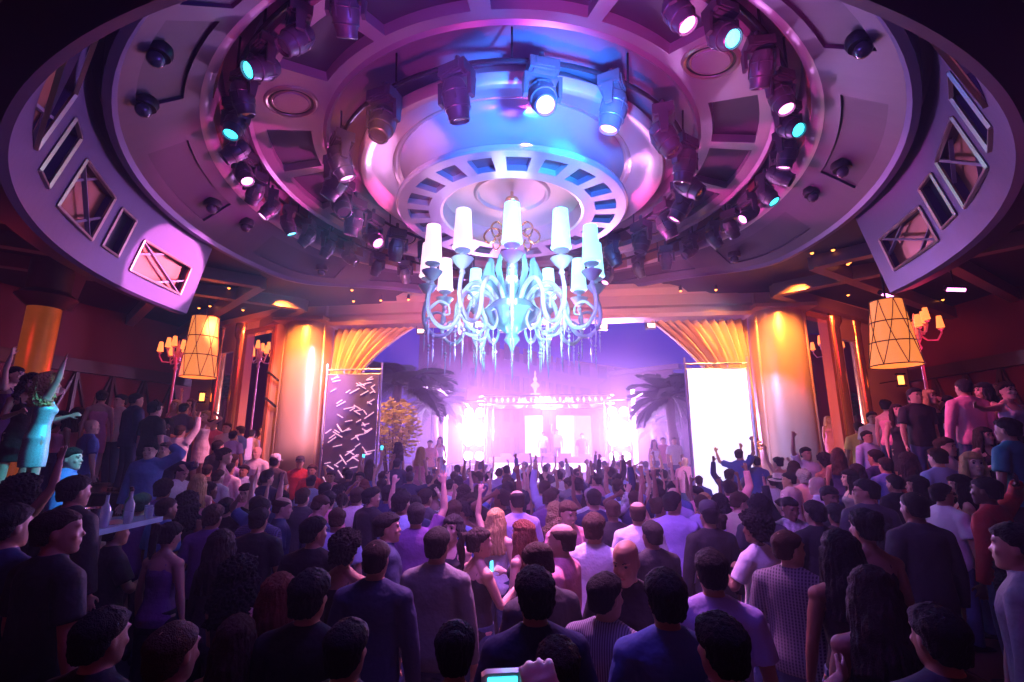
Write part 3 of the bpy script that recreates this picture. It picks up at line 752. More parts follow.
# blank white lit screen
def screen_frame(t, u0, u1, v, z0, z1):
    b = MB()
    b.tube([hb(u0-.06, v, z1+.32), hb(u0-.06, v, 0)], .03, 8); b.tube([hb(u1+.06, v, z1+.32), hb(u1+.06, v, 0)], .03, 8)
    b.tube([hb(u0-.06, v, z1+.15), hb(u1+.06, v, z1+.15)], .025, 8); b.tube([hb(u0-.06, v, z1+.02), hb(u1+.06, v, z1+.02)], .018, 8)
    for x in (.3, .7): b.tube([hb(u0+(u1-u0)*x, v, z1+.15), hb(u0+(u1-u0)*x, v, z1)], .02, 6)
    b.build('frame', M_rod, t)
t = thing('projection_screen', 'tall blank white glowing screen on a pole frame by the gold curtain', 'screen')
b = MB(); b.box((4.72, 4.55, 2.12), (1.42, .05, 4.2), HM); b.build('cloth', M_white, t)
screen_frame(t, 4.01, 5.43, 4.55, 0, 4.22)
# patterned glass screen on the other side
t = thing('patterned_screen', 'glass screen scattered with pink and white dashes beside the gold curtain', 'screen')
b = MB(); b.box((-4.82, 4.55, 2.12), (1.44, .03, 4.2), HM); b.build('glass', mat('smoked_violet_glass', (.22, .16, .42), .2, .1, coat=.5), t)
b = MB(); rnd = random.Random(3)
for k in range(95):
    u = -5.45+rnd.random()*1.26; z = .8+rnd.random()*3.35; a = rnd.choice((.5, .6, -.5, -.9, .2)); l = .06+.10*rnd.random()
    b.bar(hb(u-l*math.cos(a), 4.52, z-l*math.sin(a)), hb(u+l*math.cos(a), 4.52, z+l*math.sin(a)), .03, .02)
b.build('dash_pattern', mat('pink_glass_dash', (1, .7, .9), .4, emit=(1, .5, .8), es=.9), t)
screen_frame(t, -5.54, -4.1, 4.55, 0, 4.22)

# stage
SV = 15.5
def sb(u, dv, z): return hb(u, SV+dv, z)
mb = MB(); mb.box((.05, SV+2.2, .7), (10.4, 4.4, 1.4), HM); mb.build('floor_stage', M_black, kind='structure')
t = thing('stage_canopy', 'white truss canopy with draped top and a small chandelier over the performers', 'stage canopy')
b = MB()
for u in (-3.1, 3.1):
    for dv in (.4, 3.6):
        b.tube([sb(u, dv, 0), sb(u, dv, 4.6)], .07, 8)
for dv in (.4, 3.6):
    for z in (4.3, 4.7): b.tube([sb(-3.3, dv, z), sb(3.3, dv, z)], .05, 8)
    for k in range(16):
        u = -3.3+k*.4125; b.tube([sb(u, dv, 4.3), sb(u+.2, dv, 4.7), sb(u+.41, dv, 4.3)], .02, 6)
for u in (-3.3, 3.3): b.tube([sb(u, .4, 4.7), sb(u, 3.6, 4.7)], .05, 8)
b.build('truss', M_chrome, t)
b = MB(); rr = []
for j in range(13):
    z0 = 4.72; x = j/12; rr.append([HM@Vector((-3.2+6.4*i/48, SV+.4+3.2*x, 4.66-.35*math.sin(PI*((i/48*6) % 1))+.05*math.sin(i))) for i in range(49)])
b.loft(rr, cap=False, closed=False); b.build('draped_top', mat('canopy_cloth', (.85, .75, .95), .6), t)
b = MB()
for k in range(22): b.lathe([(.01, .12), (.07, 0), (.01, -.12)], 8, Matrix.Translation(sb(-3.0+k*.286, .3, 4.5)))
b.build('valance_beads', mat('crystal_bead', (1, .9, 1), .2, emit=(1, .8, 1), es=.8), t)
b = MB(); b.lathe([(.01, 6.2), (.05, 6.0), (.02, 5.9), (.12, 5.7), (.05, 5.6), (.25, 5.4), (.1, 5.25), (.04, 5.0), (.3, 4.95), (.02, 4.75)], 12, Matrix.Translation(sb(-.6, 2, 0))); b.build('finial', mat('crystal_bead', (1, .9, 1)), t)
# booth
t = thing('performer_booth', 'dark booth with white lit front across the middle of the stage', 'booth')
b = MB(); b.box((.1, SV-.1, 1.05), (5.2, .15, .85), HM); b.build('front_panel', mat('booth_front', (.9, .85, 1), .5, emit=(.92, .72, 1), es=2.2), t)
b = MB(); b.box((.1, SV+.1, 1.62), (5.6, .8, .26), HM)
for u in (-1.9, -1.0, 0, .9, 1.8): b.box((u, SV+.1, 1.83), (.55, .45, .16), HM)
b.build('counter', mat('booth_dark', (.25, .12, .35), .5), t)
for (u, c_, lab) in ((-.75, (1, 1, .75), 'pale yellow video panel at the back of the stage'), (.95, (1, .8, 1), 'pinkish white video panel at the back of the stage'), (1.85, (.5, .35, .9), 'violet video panel at the back of the stage beside the pale one')):
    t = thing('video_panel', lab, 'screen')
    b = MB(); b.box((u, SV+3.0, 2.75), (.95, .08, 2.2), HM); b.build('face', mat('vp'+lab[:6], c_, .5, emit=c_, es=.5), t)
    b = MB(); b.box((u, SV+3.06, 2.75), (1.03, .08, 2.28), HM); b.build('frame', M_black, t)
# blinder towers: the two walls of floodlights
M_blind = mat('blinder_lamp', (1, .95, 1), .3, emit=(1, .7, 1), es=30)
for s, lab in ((-1, 'tower of dazzling white floodlights at the palm side of the stage'), (1, 'tower of dazzling white floodlights at the white-screen side of the stage')):
    uc = -3.4 if s < 0 else 3.4
    t = thing('floodlight_tower', lab, 'floodlight')
    b = MB()
    for du in (-.55, .55): b.tube([sb(uc+du, -.3, 0), sb(uc+du, -.3, 4.4)], .05, 8)
    for z in (1.4, 4.4): b.tube([sb(uc-.55, -.3, z), sb(uc+.55, -.3, z)], .05, 8)
    b.build('mast', M_chrome, t)
    for i in range(2):
        for j in range(4):
            b = MB(); c = sb(uc-.27+.54*i, -.42, 1.8+.68*j); M = Matrix.Translation(c)@Matrix.Rotation(-HA, 4, 'Z')@Matrix.Rotation(PI/2, 4, 'X')
            b.lathe([(.10, -.2), (.25, .04), (.23, .06), (.20, .03)], 18, M); o = b.build('floodlight_can', M_black, t)
            b = MB(); b.lathe([(.0, .035), (.20, .03)], 18, M, cap=False); b.build('lamp_face', M_blind, o)
# vertical light tubes
for u, lab in ((-4.85, 'upright glowing white light tube at the palm side of the stage'), (4.15, 'upright glowing white light tube at the white-screen side of the stage')):
    t = thing('light_tube', lab, 'light tube')
    b = MB(); b.tube([sb(u, -.2, 1.4), sb(u, -.2, 4.9)], .09, 10); b.build('tube', mat('tube_white', (1, .9, 1), .4, emit=(1, .7, 1), es=6), t)
    b = MB(); b.box((u, SV-.2, .7), (.5, .5, 1.4), HM); b.tube([sb(u, -.2, 4.88), sb(u, -.2, 5.0)], .11, 10); b.build('base', M_black, t)

# hotel block behind
M_hotel = mat('hotel_render', (.55, .36, .40), .8, vary=.15, bscale=.6)
t = thing('hotel_building', 'long peach hotel wing with a stepped roofline behind the stage', 'building')
def block(pts, z0, z1, nm, m=M_hotel):
    b = MB(); b.loft([[Vector((x, y, z0)) for x, y in pts], [Vector((x, y, z1)) for x, y in pts]]); return b.build(nm, m, t)
p0 = at(420, 330, 34); p1 = at(468, 330, 32); p2 = at(575, 362, 44); p3 = at(705, 385, 58)
block([(p0.x, p0.y), (p1.x, p1.y), (p1.x+2, p1.y+9), (p0.x, p0.y+9)], 0, at(450, 332, 33).z, 'wing')
block([(p1.x, p1.y+.3), (p2.x, p2.y), (p2.x+2, p2.y+8), (p1.x+2, p1.y+9)], 0, at(500, 351, 36).z, 'wing')
block([(p2.x, p2.y+.3), (p3.x, p3.y), (p3.x, p3.y+8), (p2.x+2, p2.y+9)], 0, at(575, 360, 44).z, 'wing')
q0 = at(610, 378, 40); q1 = at(672, 366, 36)
block([(q0.x, q0.y), (q1.x, q1.y), (q1.x+2, q1.y+5), (q0.x, q0.y+6)], 0, at(660, 371, 37).z, 'wing')
b = MB(); b.bar((q0.x, q0.y-.3, at(660, 369, 37).z), (q1.x+.5, q1.y-.4, at(660, 369, 37).z), .8, .35); b.build('roof_edge', mat('pale_edge', (.7, .55, .6), .7), t)
M_win = mat('hotel_window', (.34, .24, .28), .4)
for (a, c, n, rows) in ((p1, p2, 12, 4), (p2, p3, 9, 4)):
    d = Vector((c.x-a.x, c.y-a.y, 0)); nn = Vector((d.y, -d.x, 0)).normalized()*.06
    for i in range(n):
        for j in range(rows):
            w0 = Vector((a.x, a.y, 0))+d*((i+.25)/n); w1 = Vector((a.x, a.y, 0))+d*((i+.75)/n); z = 2.2+j*2.3
            b = MB(); b.bar(w0+nn+Vector((0, 0, z)), w1+nn+Vector((0, 0, z)), .06, 1.2); 
            b.build('window', M_win, t)
# palms
def frond_mesh(L, seed):
    rnd = random.Random(seed); b = MB(); pts = []
    for k in range(9):
        x = k/8; pts.append(Vector((L*x*(1-.15*x), 0, L*(.42*x-.75*x*x))))
    b.tube(pts, [.03*(1-k/9)+.006 for k in range(9)], 5)
    for k in range(30):
        x = .12+.86*k/30; i = int(x*8); f = x*8-i; p = pts[i].lerp(pts[min(8, i+1)], f); ll = L*.34*math.sin(PI*min(1, x*.9+.1))+.1
        for s in (-1, 1):
            q = p+Vector((ll*.55, s*ll*.8, -ll*.32+rnd.uniform(-.05, .05))); wd = Vector((.035, 0, .01))
            b.add([p-wd, p+wd, p.lerp(q, .6)+wd, q, p.lerp(q, .6)-wd], [(0, 1, 2, 3, 4)])
    return b
FR = {}
M_palm = mat('palm_leaf', (.07, .12, .09), .5, vary=.4, bscale=3); M_bark = mat('palm_bark', (.12, .08, .06), .9, bump=.5, bscale=12)
def palm(px, py, Y, label, L=2.6, n=22, seed=1, cut=None):
    c = at(px, py, Y); t = thing('palm_tree', label, 'palm tree', (c.x, c.y, 0)); rnd = random.Random(seed)
    b = MB(); b.tube([(.1*math.sin(k*.7), 0, c.z*k/8) for k in range(9)], [.22-.01*k+(.02 if k % 2 else 0) for k in range(9)], 12); b.build('trunk', M_bark, t)
    key = (L,)
    if key not in FR:
        o = frond_mesh(L, seed).build('tmp', M_palm, smooth=0); FR[key] = o.data; bpy.data.objects.remove(o)
    for k in range(n):
        o = bpy.data.objects.new('frond', FR[key]); COL.objects.link(o); o.parent = t; o.location = (0, 0, c.z)
        o.rotation_euler = (rnd.uniform(-.2, .2), R(rnd.uniform(-45, 25)), k*2.4)
palm(400, 385, 17.5, 'bushy palm tree between the patterned screen and the stage', 2.3, 30, 1)
palm(437, 402, 22.5, 'shorter palm tree close beside the glowing tube of the stage', 1.8, 22, 2)
palm(672, 398, 18.5, 'dark palm tree between the stage and the blank white screen', 2.0, 26, 3)
palm(655, 425, 22.8, 'low palm behind the guests near the blank white screen', 1.4, 20, 5)
# lit shrub beside the patterned screen
def shrub(px, py, Y, label, r=.8, n=900, seed=4, m=None):
    c = at(px, py, Y); t = thing('shrub', label, 'shrub', (c.x, c.y, 0)); rnd = random.Random(seed)
    b = MB()
    for k in range(9):
        a = k*.7; b.tube([(0, 0, 0), (.15*math.cos(a), .15*math.sin(a), c.z*.5), (.6*r*math.cos(a), .6*r*math.sin(a), c.z)], [.04, .03, .012], 6)
    b.build('stems', M_bark, t)
    b = MB()
    for k in range(n):
        d = Vector((rnd.gauss(0, 1), rnd.gauss(0, 1), rnd.gauss(0, 1))).normalized()*r*(.5+.6*rnd.random()); d.z *= 1.2
        p = Vector((0, 0, c.z))+d; x, y = frame_of(Vector((rnd.gauss(0, 1), rnd.gauss(0, 1), rnd.gauss(0, 1)+.5))); l = .07+.05*rnd.random()
        b.add([p-x*l, p+y*l*.4, p+x*l, p-y*l*.4], [(0, 1, 2, 3)])
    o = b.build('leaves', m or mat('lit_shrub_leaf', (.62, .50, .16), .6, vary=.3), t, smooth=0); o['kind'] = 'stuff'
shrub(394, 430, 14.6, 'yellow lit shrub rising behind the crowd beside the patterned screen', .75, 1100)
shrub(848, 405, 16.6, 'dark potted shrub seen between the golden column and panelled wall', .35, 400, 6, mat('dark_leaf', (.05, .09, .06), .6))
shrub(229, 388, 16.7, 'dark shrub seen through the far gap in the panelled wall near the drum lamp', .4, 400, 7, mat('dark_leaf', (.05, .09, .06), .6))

# champagne table on the terrace, with bottles and glasses
c = at(108, 522, 4.9)
zt = level(c); zt = 0.0 if zt < .3 else zt
tz = c.z
t = thing('bottle_table', 'small white topped service table crowded with bottles near the blue suited men', 'table', (c.x, c.y, zt))
b = MB(); b.box((0, 0, tz-zt-.03), (.5, .8, .05)); b.build('tabletop', mat('glass_top', (.5, .75, .85), .15, coat=.5), t)
for sx in (-1, 1):
    for sy in (-1, 1):
        b = MB(); b.box((sx*.21, sy*.36, (tz-zt-.05)/2), (.05, .05, tz-zt-.06)); b.build('leg', M_wood, t)
M_clear = mat('drinking_glass', (.75, .95, 1), .08, trans=.6, coat=.3); M_green = mat('green_bottle', (.05, .45, .12), .1, trans=.3, coat=.4)
bottle_specs = [(-.15, -.2, 'g', 'green bottle standing in the middle of the white topped service table'), (.15, .05, 'c', 'clear spirit bottle with tall neck on the service table'), (-.05, .3, 'g', 'green bottle nearest the blue suited man on the service table'), (.2, -.3, 'c', 'clear bottle beside the ice bucket on the service table')]
for x, y, k, lab in bottle_specs:
    t = thing('bottle', lab, 'bottle', (c.x+x, c.y+y, tz))
    b = MB(); b.lathe([(.04, 0), (.042, .02), (.042, .16), (.015, .21), (.014, .28), (.017, .285)], 14); b.build('body', M_green if k == 'g' else M_clear, t)
    b = MB(); b.lathe([(.017, .28), (.018, .30), (.0, .305)], 10); b.build('cap', M_black, t)
gp = None
for x, y in ((-.22, .1), (-.22, .22), (.05, -.08), (.02, -.38), (-.12, -.38), (.24, .2), (.1, .38), (.26, -.1)):
    if gp is None:
        b = MB(); b.lathe([(.032, 0), (.038, .11), (.034, .11), (.029, .01), (0, .01)], 14, cap=False); gp = b.build('drinking_glass', M_clear, loc=(c.x+x, c.y+y, tz)); tag(gp, 'short clear drinking glass on the white topped service table', 'glass', 'glasses on the service table')
    else:
        o = gp.copy(); COL.objects.link(o); o.location = (c.x+x, c.y+y, tz)
t = thing('ice_bucket', 'round pale ice bucket at the near end of the service table', 'ice bucket', (c.x+.05, c.y-.22, tz))
b = MB(); b.lathe([(.07, 0), (.10, .16), (.095, .16), (.065, .01), (0, .01)], 20, cap=False); b.build('pail', M_chrome, t)
b = MB()
for s in (-1, 1): b.torus((s*.10, 0, .12), .02, .005, 12, 6)
b.build('handle', M_chrome, t)
# haze from the fog machines: thick about the stage, thin in the hall
def haze(name, lo, hi, dens, label):
    m = bpy.data.materials.new(name); m.use_nodes = True; nt = m.node_tree; nt.nodes.remove(nt.nodes['Principled BSDF'])
    vs = nt.nodes.new('ShaderNodeVolumeScatter'); vs.inputs['Color'].default_value = (.85, .75, 1, 1); vs.inputs['Density'].default_value = dens; vs.inputs['Anisotropy'].default_value = .25
    nt.links.new(vs.outputs[0], nt.nodes['Material Output'].inputs['Volume'])
    b = MB(); b.box(tuple((a+c)/2 for a, c in zip(lo, hi)), tuple(c-a for a, c in zip(lo, hi)), HM); o = b.build(name, m, smooth=0)
    tag(o, label, 'haze', kind='stuff')
haze('stage_haze', (-6.6, 5.65, .02), (6.6, 20, 5.7), .042, 'violet haze hanging round the stage and palms outside')
haze('hall_haze', (-4.3, -6.5, .02), (4.3, 4.4, 5.8), .011, 'thin haze under the dome over the dance floor')

# ================================================================== PEOPLE
def evmesh(mb, voxel, smooth_it=2, name='m', dec=None):
    """one continuous surface from overlapping closed pieces"""
    me = bpy.data.meshes.new(name); me.from_pydata(mb.v, [], mb.f); me.update()
    o = bpy.data.objects.new(name, me); COL.objects.link(o)
    r = o.modifiers.new('r', 'REMESH'); r.mode = 'VOXEL'; r.voxel_size = voxel; r.use_smooth_shade = True
    if smooth_it: s = o.modifiers.new('s', 'SMOOTH'); s.factor = .5; s.iterations = smooth_it
    if dec: d = o.modifiers.new('d', 'DECIMATE'); d.ratio = dec
    dg = bpy.context.evaluated_depsgraph_get(); dg.update()
    out = bpy.data.meshes.new_from_object(o.evaluated_get(dg)); out.name = name
    bpy.data.objects.remove(o); bpy.data.meshes.remove(me)
    out.polygons.foreach_set('use_smooth', [True]*len(out.polygons)); out.materials.clear()
    return out
def V(*a): return Vector(a)
def slerp_rings(mb, secs, n=20):
    rings = []
    for z, rx, ry, yo in secs:
        rings.append([(rx*math.copysign(abs(math.cos(2*PI*i/n))**.85, math.cos(2*PI*i/n)), yo+ry*math.copysign(abs(math.sin(2*PI*i/n))**.85, math.sin(2*PI*i/n)), z) for i in range(n)])
    mb.loft(rings)
# arm poses: per arm (upper-arm direction, forearm direction, hand curl) for the arm on +x; mirrored for the other
ARMS = {
 'down': (V(.22, .02, -1), V(.08, .18, -1), .5), 'up': (V(.45, .25, 1), V(-.05, .12, 1), .15), 'fist': (V(.5, .35, .8), V(-.1, .05, 1), 1.3),
 'bent': (V(.25, .35, -.9), V(-.45, .85, .35), 1.0), 'wide': (V(.9, .3, .25), V(.35, .35, .9), .2), 'front': (V(.15, .8, .1), V(-.15, .8, .45), .7),
 'headback': (V(.85, -.1, .5), V(-.75, -.35, .45), .6), 'hip': (V(.6, -.15, -.75), V(-.55, .45, -.6), .9), 'point': (V(.3, .85, .55), V(.05, .9, .5), .3),
 'hang': (V(.12, -.08, -1), V(.05, .12, -1), .6), 'reachside': (V(1, .25, -.1), V(.9, .5, .15), .4),
 'holdcam': (V(.12, .75, .5), V(-.25, .55, .75), 1.0), 'clap': (V(.3, .55, .3), V(-.45, .5, .75), .2), 'sitlap': (V(.15, .35, -.9), V(-.3, .9, -.25), .5)}
SHX = {'m': .200, 'f': .165}
def arm_pts(sex, side, key):
    u, f_, c = ARMS[key]; m = Vector((side, 1, 1))
    u = Vector(u).normalized()*Vector((1, 1, 1)).x; f_ = Vector(f_).normalized()
    up = u.z > .3
    sh = V(SHX[sex]-(.02 if up else 0), -.01, 1.398+(.040 if up else 0)); L1, L2 = (.295, .255) if sex == 'm' else (.275, .235)
    e = sh+u*L1; w = e+f_*L2
    mir = lambda p: Vector((p.x*side, p.y, p.z))
    return mir(sh), mir(e), mir(w), Vector((f_.x*side, f_.y, f_.z)), c
def add_hand(mb, w, d, side, curl, s=1.0, ref=None, fr=.0088):
    """palm, four unequal fingers with knuckle bends and a thumb from the side of the palm"""
    d = d.normalized(); ref = ref or V(0, 1, 0)
    n = ref-d*ref.dot(d)
    if n.length < .2: n = V(0, 0, 1)-d*d.z
    n.normalize(); x = d.cross(n)*side       # x: towards the thumb
    mb.tube([w-d*.02, w+d*.03*s, w+d*.06*s, w+d*.092*s], [(.024*s, .019*s), (.034*s, .017*s), (.040*s, .016*s), (.036*s, .013*s)], 12) if False else None
    rings = []
    for t, a, b in ((-.02, .023, .019), (.03, .032, .018), (.06, .040, .016), (.09, .038, .013)):
        c = w+d*t*s; rings.append([c+x*a*s*math.cos(2*PI*i/12)+n*b*s*math.sin(2*PI*i/12) for i in range(12)])
    mb.loft(rings)
    for i, L in enumerate((.072, .082, .076, .060)):
        k = 1.5-i; base = w+d*.082*s+x*k*.0205*s; a = curl*.35; p = base; pts = [base-d*.02*s, base]
        fd = (d+x*k*.13*(1 if curl < .9 else .2)).normalized()
        for seg, fl in enumerate((.42, .32, .26)):
            a_ = a if seg == 0 else a+curl*.55*(seg)
            dd = fd*math.cos(a_)+n*math.sin(a_); p = p+dd*L*fl*s; pts.append(p)
        mb.tube(pts, [fr*s, fr*s, fr*s*.98, fr*s*.9, fr*s*.72], 8)
    b0 = w+d*.028*s+x*.026*s; t1 = b0+(x*.75+d*.65+n*.3).normalized()*.038*s; t2 = t1+(x*.35+d*.9+n*.35*(.5+curl)).normalized()*.03*s; t3 = t2+(d+n*.4*(curl)).normalized()*.022*s
    mb.tube([b0-x*.012*s, b0, t1, t2, t3], [.013*s, .014*s, .011*s, .0105*s, .008*s], 8)
TORSO = {'m': [(.86, .150, .105, 0), (.93, .168, .118, -.005), (1.02, .155, .110, 0), (1.10, .150, .105, .005), (1.22, .165, .115, .01), (1.32, .182, .120, .01), (1.40, .180, .105, 0), (1.445, .150, .086, -.008), (1.478, .105, .070, -.012), (1.505, .072, .062, -.008), (1.53, .060, .059, 0), (1.585, .055, .056, .012)],
         'f': [(.86, .155, .108, -.01), (.93, .168, .120, -.015), (1.01, .145, .105, -.005), (1.10, .118, .090, .0), (1.20, .130, .098, .008), (1.30, .148, .115, .015), (1.37, .150, .100, .005), (1.425, .115, .072, -.005), (1.46, .060, .052, -.008), (1.51, .046, .047, 0), (1.585, .045, .047, .012)]}
def legpts(side, stance): return [V(side*.088, 0, .92), V(side*(.092+stance*.5), .015, .49), V(side*(.085+stance), -.02, .09)]
def head_mb(mb, sex, tilt=0.0, yaw=0.0):
    M = Matrix.Translation((0, .012, 1.575))@Matrix.Rotation(yaw, 4, 'Z')@Matrix.Rotation(tilt, 4, 'X')@Matrix.Scale(1.07, 4)@Matrix.Translation((0, -.012, -1.575))
    h = MB(); k = 1.0 if sex == 'm' else .95
    # skull and face built as stacked sections
    secs = [(1.518, .028, .030, .070), (1.530, .045, .055, .045), (1.555, .058, .078, .028), (1.585, .066, .088, .020), (1.615, .071, .094, .014), (1.65, .075, .098, .006), (1.69, .075, .098, 0), (1.72, .066, .086, -.004), (1.742, .045, .060, -.006), (1.752, .02, .028, -.006)]
    rings = [[(k*rx*math.cos(2*PI*i/20), yo+ry*math.sin(2*PI*i/20)*k, z) for i in range(20)] for z, rx, ry, yo in secs]
    h.loft(rings)
    h.loft([[(x*.9, y, z) for x, y, z in r] for r in [[(-.008, .098, 1.655), (.008, .098, 1.655), (.006, .085, 1.655), (-.006, .085, 1.655)], [(-.017, .122, 1.612), (.017, .122, 1.612), (.014, .09, 1.605), (-.014, .09, 1.605)]]])   # nose
    h.ball((0, .112, 1.614), (.017, .014, .012), 10, 6)
    for s in (-1, 1):
        h.ball((s*.073*k, -.005, 1.63), (.010, .020, .032), 10, 7)       # ears
        h.ball((s*.030, .088, 1.668), (.026, .014, .009), 10, 6)         # brows
        h.ball((s*.040, .078, 1.61), (.022, .018, .022), 10, 6)          # cheeks
    h.ball((0, .104, 1.583), (.024, .010, .006), 10, 6); h.ball((0, .102, 1.572), (.021, .010, .007), 10, 6); h.ball((0, .092, 1.538), (.022, .018, .015), 10, 6)
    mb.add(h.v, h.f, M); return M
BODY = {}
def body_mesh(sex, la, ra, tilt, yaw, fine):
    key = (sex, la, ra, tilt, yaw, fine)
    if key in BODY: return BODY[key]
    mb = MB(); slerp_rings(mb, TORSO[sex]); k = 1.0 if sex == 'm' else .86
    if sex == 'f':
        for s in (-1, 1): mb.ball((s*.065, .085, 1.285), (.058, .05, .055))
    for side, key_ in ((-1, la), (1, ra)):
        sh, e, w, d, c = arm_pts(sex, side, key_)
        mb.ball(tuple(sh), .062*k)
        mb.tube([V(side*.03, -.015, 1.49), sh*.5+V(side*.04, -.012, 1.46)*.5, sh+V(0, 0, .004)], [.046*k, .054*k, .056*k], 12)
        inner = sh+V(-side*.09, 0, -.02)
        mb.tube([inner, sh, sh.lerp(e, .35), sh.lerp(e, .7), e], [.06*k, .060*k, .053*k, .046*k, .040*k], 12)
        mb.tube([sh.lerp(e, .97), e, e.lerp(w, .3), e.lerp(w, .7), w], [.038*k, .041*k, .042*k, .033*k, .026*k], 12)
        ref = V(-side*.9, .5, 0) if d.z < -.3 else V(0, 1, 0)
        add_hand(mb, w, d, side, c, .98*(1 if sex == 'm' else .9), ref)
        p = legpts(side, .03)
        mb.tube([p[0]+V(0, 0, .04), p[0], p[0].lerp(p[1], .4), p[1]+V(0, 0, .05), p[1]], [.088, .092, .080, .058, .054], 14)
        mb.tube([p[1]+V(0, 0, .02), p[1], p[1].lerp(p[2], .3)+V(0, -.012, 0), p[1].lerp(p[2], .7), p[2]], [.052, .054, .058, .042, .037], 12)
        f0 = p[2]; mb.tube([f0+V(0, -.05, -.055), f0+V(side*.005, .03, -.045), f0+V(side*.02, .12, -.062), f0+V(side*.025, .17, -.068)], [(.034, .034), (.040, .04), (.042, .026), (.03, .018)], 12)
    if sex == 'm': mb.ball((0, -.03, 1.40), (.10, .06, .07))
    M = head_mb(mb, sex, tilt, yaw)
    me = evmesh(mb, .0085 if fine else .014, 2 if fine else 1, 'body', None if fine else .6)
    BODY[key] = (me, M); return BODY[key]
GARM = {}
def garment(kind, sex, la, ra, long_=False):
    key = (kind, sex, la, ra, long_)
    if kind in ('trousers', 'shoes', 'shorts'): key = (kind, sex)
    if key in GARM: return GARM[key]
    mb = MB(); k = 1.0 if sex == 'm' else .86; T = TORSO[sex]
    if kind in ('shirt', 'jacket'):
        g = .016 if kind == 'shirt' else .030; b0 = .84 if kind == 'shirt' else .78
        secs = [(b0, .172+g, .122+g, -.003)]+[(z, rx+g+(.012 if z < 1.15 else 0), ry+g+(.010 if z < 1.15 else 0), yo) for z, rx, ry, yo in T if .92 < z < 1.46]
        secs += [(1.485, .112 if sex == 'm' else .078, .078 if sex == 'm' else .064, -.012), (1.505, .080 if sex == 'm' else .06, .070 if sex == 'm' else .056, -.010)]
        slerp_rings(mb, secs, 24)
        if sex == 'm' : mb.torus((0, -.004, 1.512), .064, .015, 24, 8)
        if kind == 'jacket': mb.torus((0, 0, 1.505), .072, .020, 24, 8)
        if sex == 'f':
            for s in (-1, 1): mb.ball((s*.065, .085, 1.285), (.068, .062, .062))
        for side, key_ in ((-1, la), (1, ra)):
            sh, e, w, d, c = arm_pts(sex, side, key_); mb.ball(tuple(sh), .062*k+g*.8)
            mb.tube([V(side*.03, -.015, 1.485), sh*.5+V(side*.04, -.012, 1.46)*.5, sh+V(0, 0, .004)], [.046*k+g, .056*k+g, .058*k+g], 14)
            inner = sh+V(-side*.09, 0, -.02)
            if long_ or kind == 'jacket':
                mb.tube([inner, sh, sh.lerp(e, .35), sh.lerp(e, .7), e], [.068*k+g*.6, .066*k+g, .058*k+g, .052*k+g, .048*k+g], 14)
                mb.tube([sh.lerp(e, .97), e, e.lerp(w, .35), e.lerp(w, .7), e.lerp(w, .97)], [.045*k+g, .047*k+g, .045*k+g, .040*k+g, .034*k+g], 14)
                mb.torus((0, 0, 0), .030*k+g, .009, 18, 6, Matrix.Translation(e.lerp(w, .96))@(w-e).to_track_quat('Z', 'Y').to_matrix().to_4x4())
            else:
                mb.tube([inner, sh, sh.lerp(e, .35), sh.lerp(e, .72)], [.068*k+g*.6, .066*k+g, .062*k+g, .060*k+g*1.2], 14)
    elif kind in ('top', 'dress'):
        g = .010; lo = .86 if kind == 'top' else .95
        secs = [(z, rx+g, ry+g, yo) for z, rx, ry, yo in T if lo < z < 1.36]
        if kind == 'dress': secs = [(.56, .175, .135, -.01), (.70, .185, .140, -.012), (.86, .178, .130, -.012), (.93, .182, .134, -.015)]+[q for q in secs if q[0] > .95]
        else: secs = [(.86, .168, .120, -.01)]+secs
        secs.append((1.365, .138, .10, .006))
        slerp_rings(mb, secs, 24)
        for s in (-1, 1):
            mb.ball((s*.065, .085, 1.285), (.066, .058, .062))
            mb.tube([(s*.085, .10, 1.34), (s*.09, .055, 1.425), (s*.085, 0, 1.452), (s*.085, -.06, 1.41), (s*.08, -.085, 1.33)], [.012]*5, 8)
    elif kind == 'trousers':
        slerp_rings(mb, [(.80, .165, .115, -.005), (.88, .172, .125, -.005), (.95, .172, .128, -.005), (1.00, .168, .122, 0)], 24)
        for s in (-1, 1):
            p = legpts(s, .03); mb.tube([p[0]+V(0, 0, .0), p[0].lerp(p[1], .4), p[1], p[1].lerp(p[2], .5), p[2]+V(0, 0, -.02)], [.104, .096, .074, .070, .066], 16)
    elif kind == 'shoes':
        for s in (-1, 1):
            f0 = legpts(s, .03)[2]
            mb.tube([f0+V(0, 0, .04), f0+V(0, -.01, -.02)], [.048, .052], 14)
            mb.tube([f0+V(0, -.075, -.052), f0+V(0, -.02, -.045), f0+V(s*.012, .06, -.048), f0+V(s*.022, .14, -.060), f0+V(s*.026, .19, -.066)], [(.040, .040), (.045, .045), (.046, .04), (.045, .028), (.03, .018)], 14)
    fine = .012 if kind != 'shoes' else .012
    me = evmesh(mb, fine, 3 if kind in ('shoes', 'top', 'dress') else 9, kind, .5); GARM[key] = me; return me
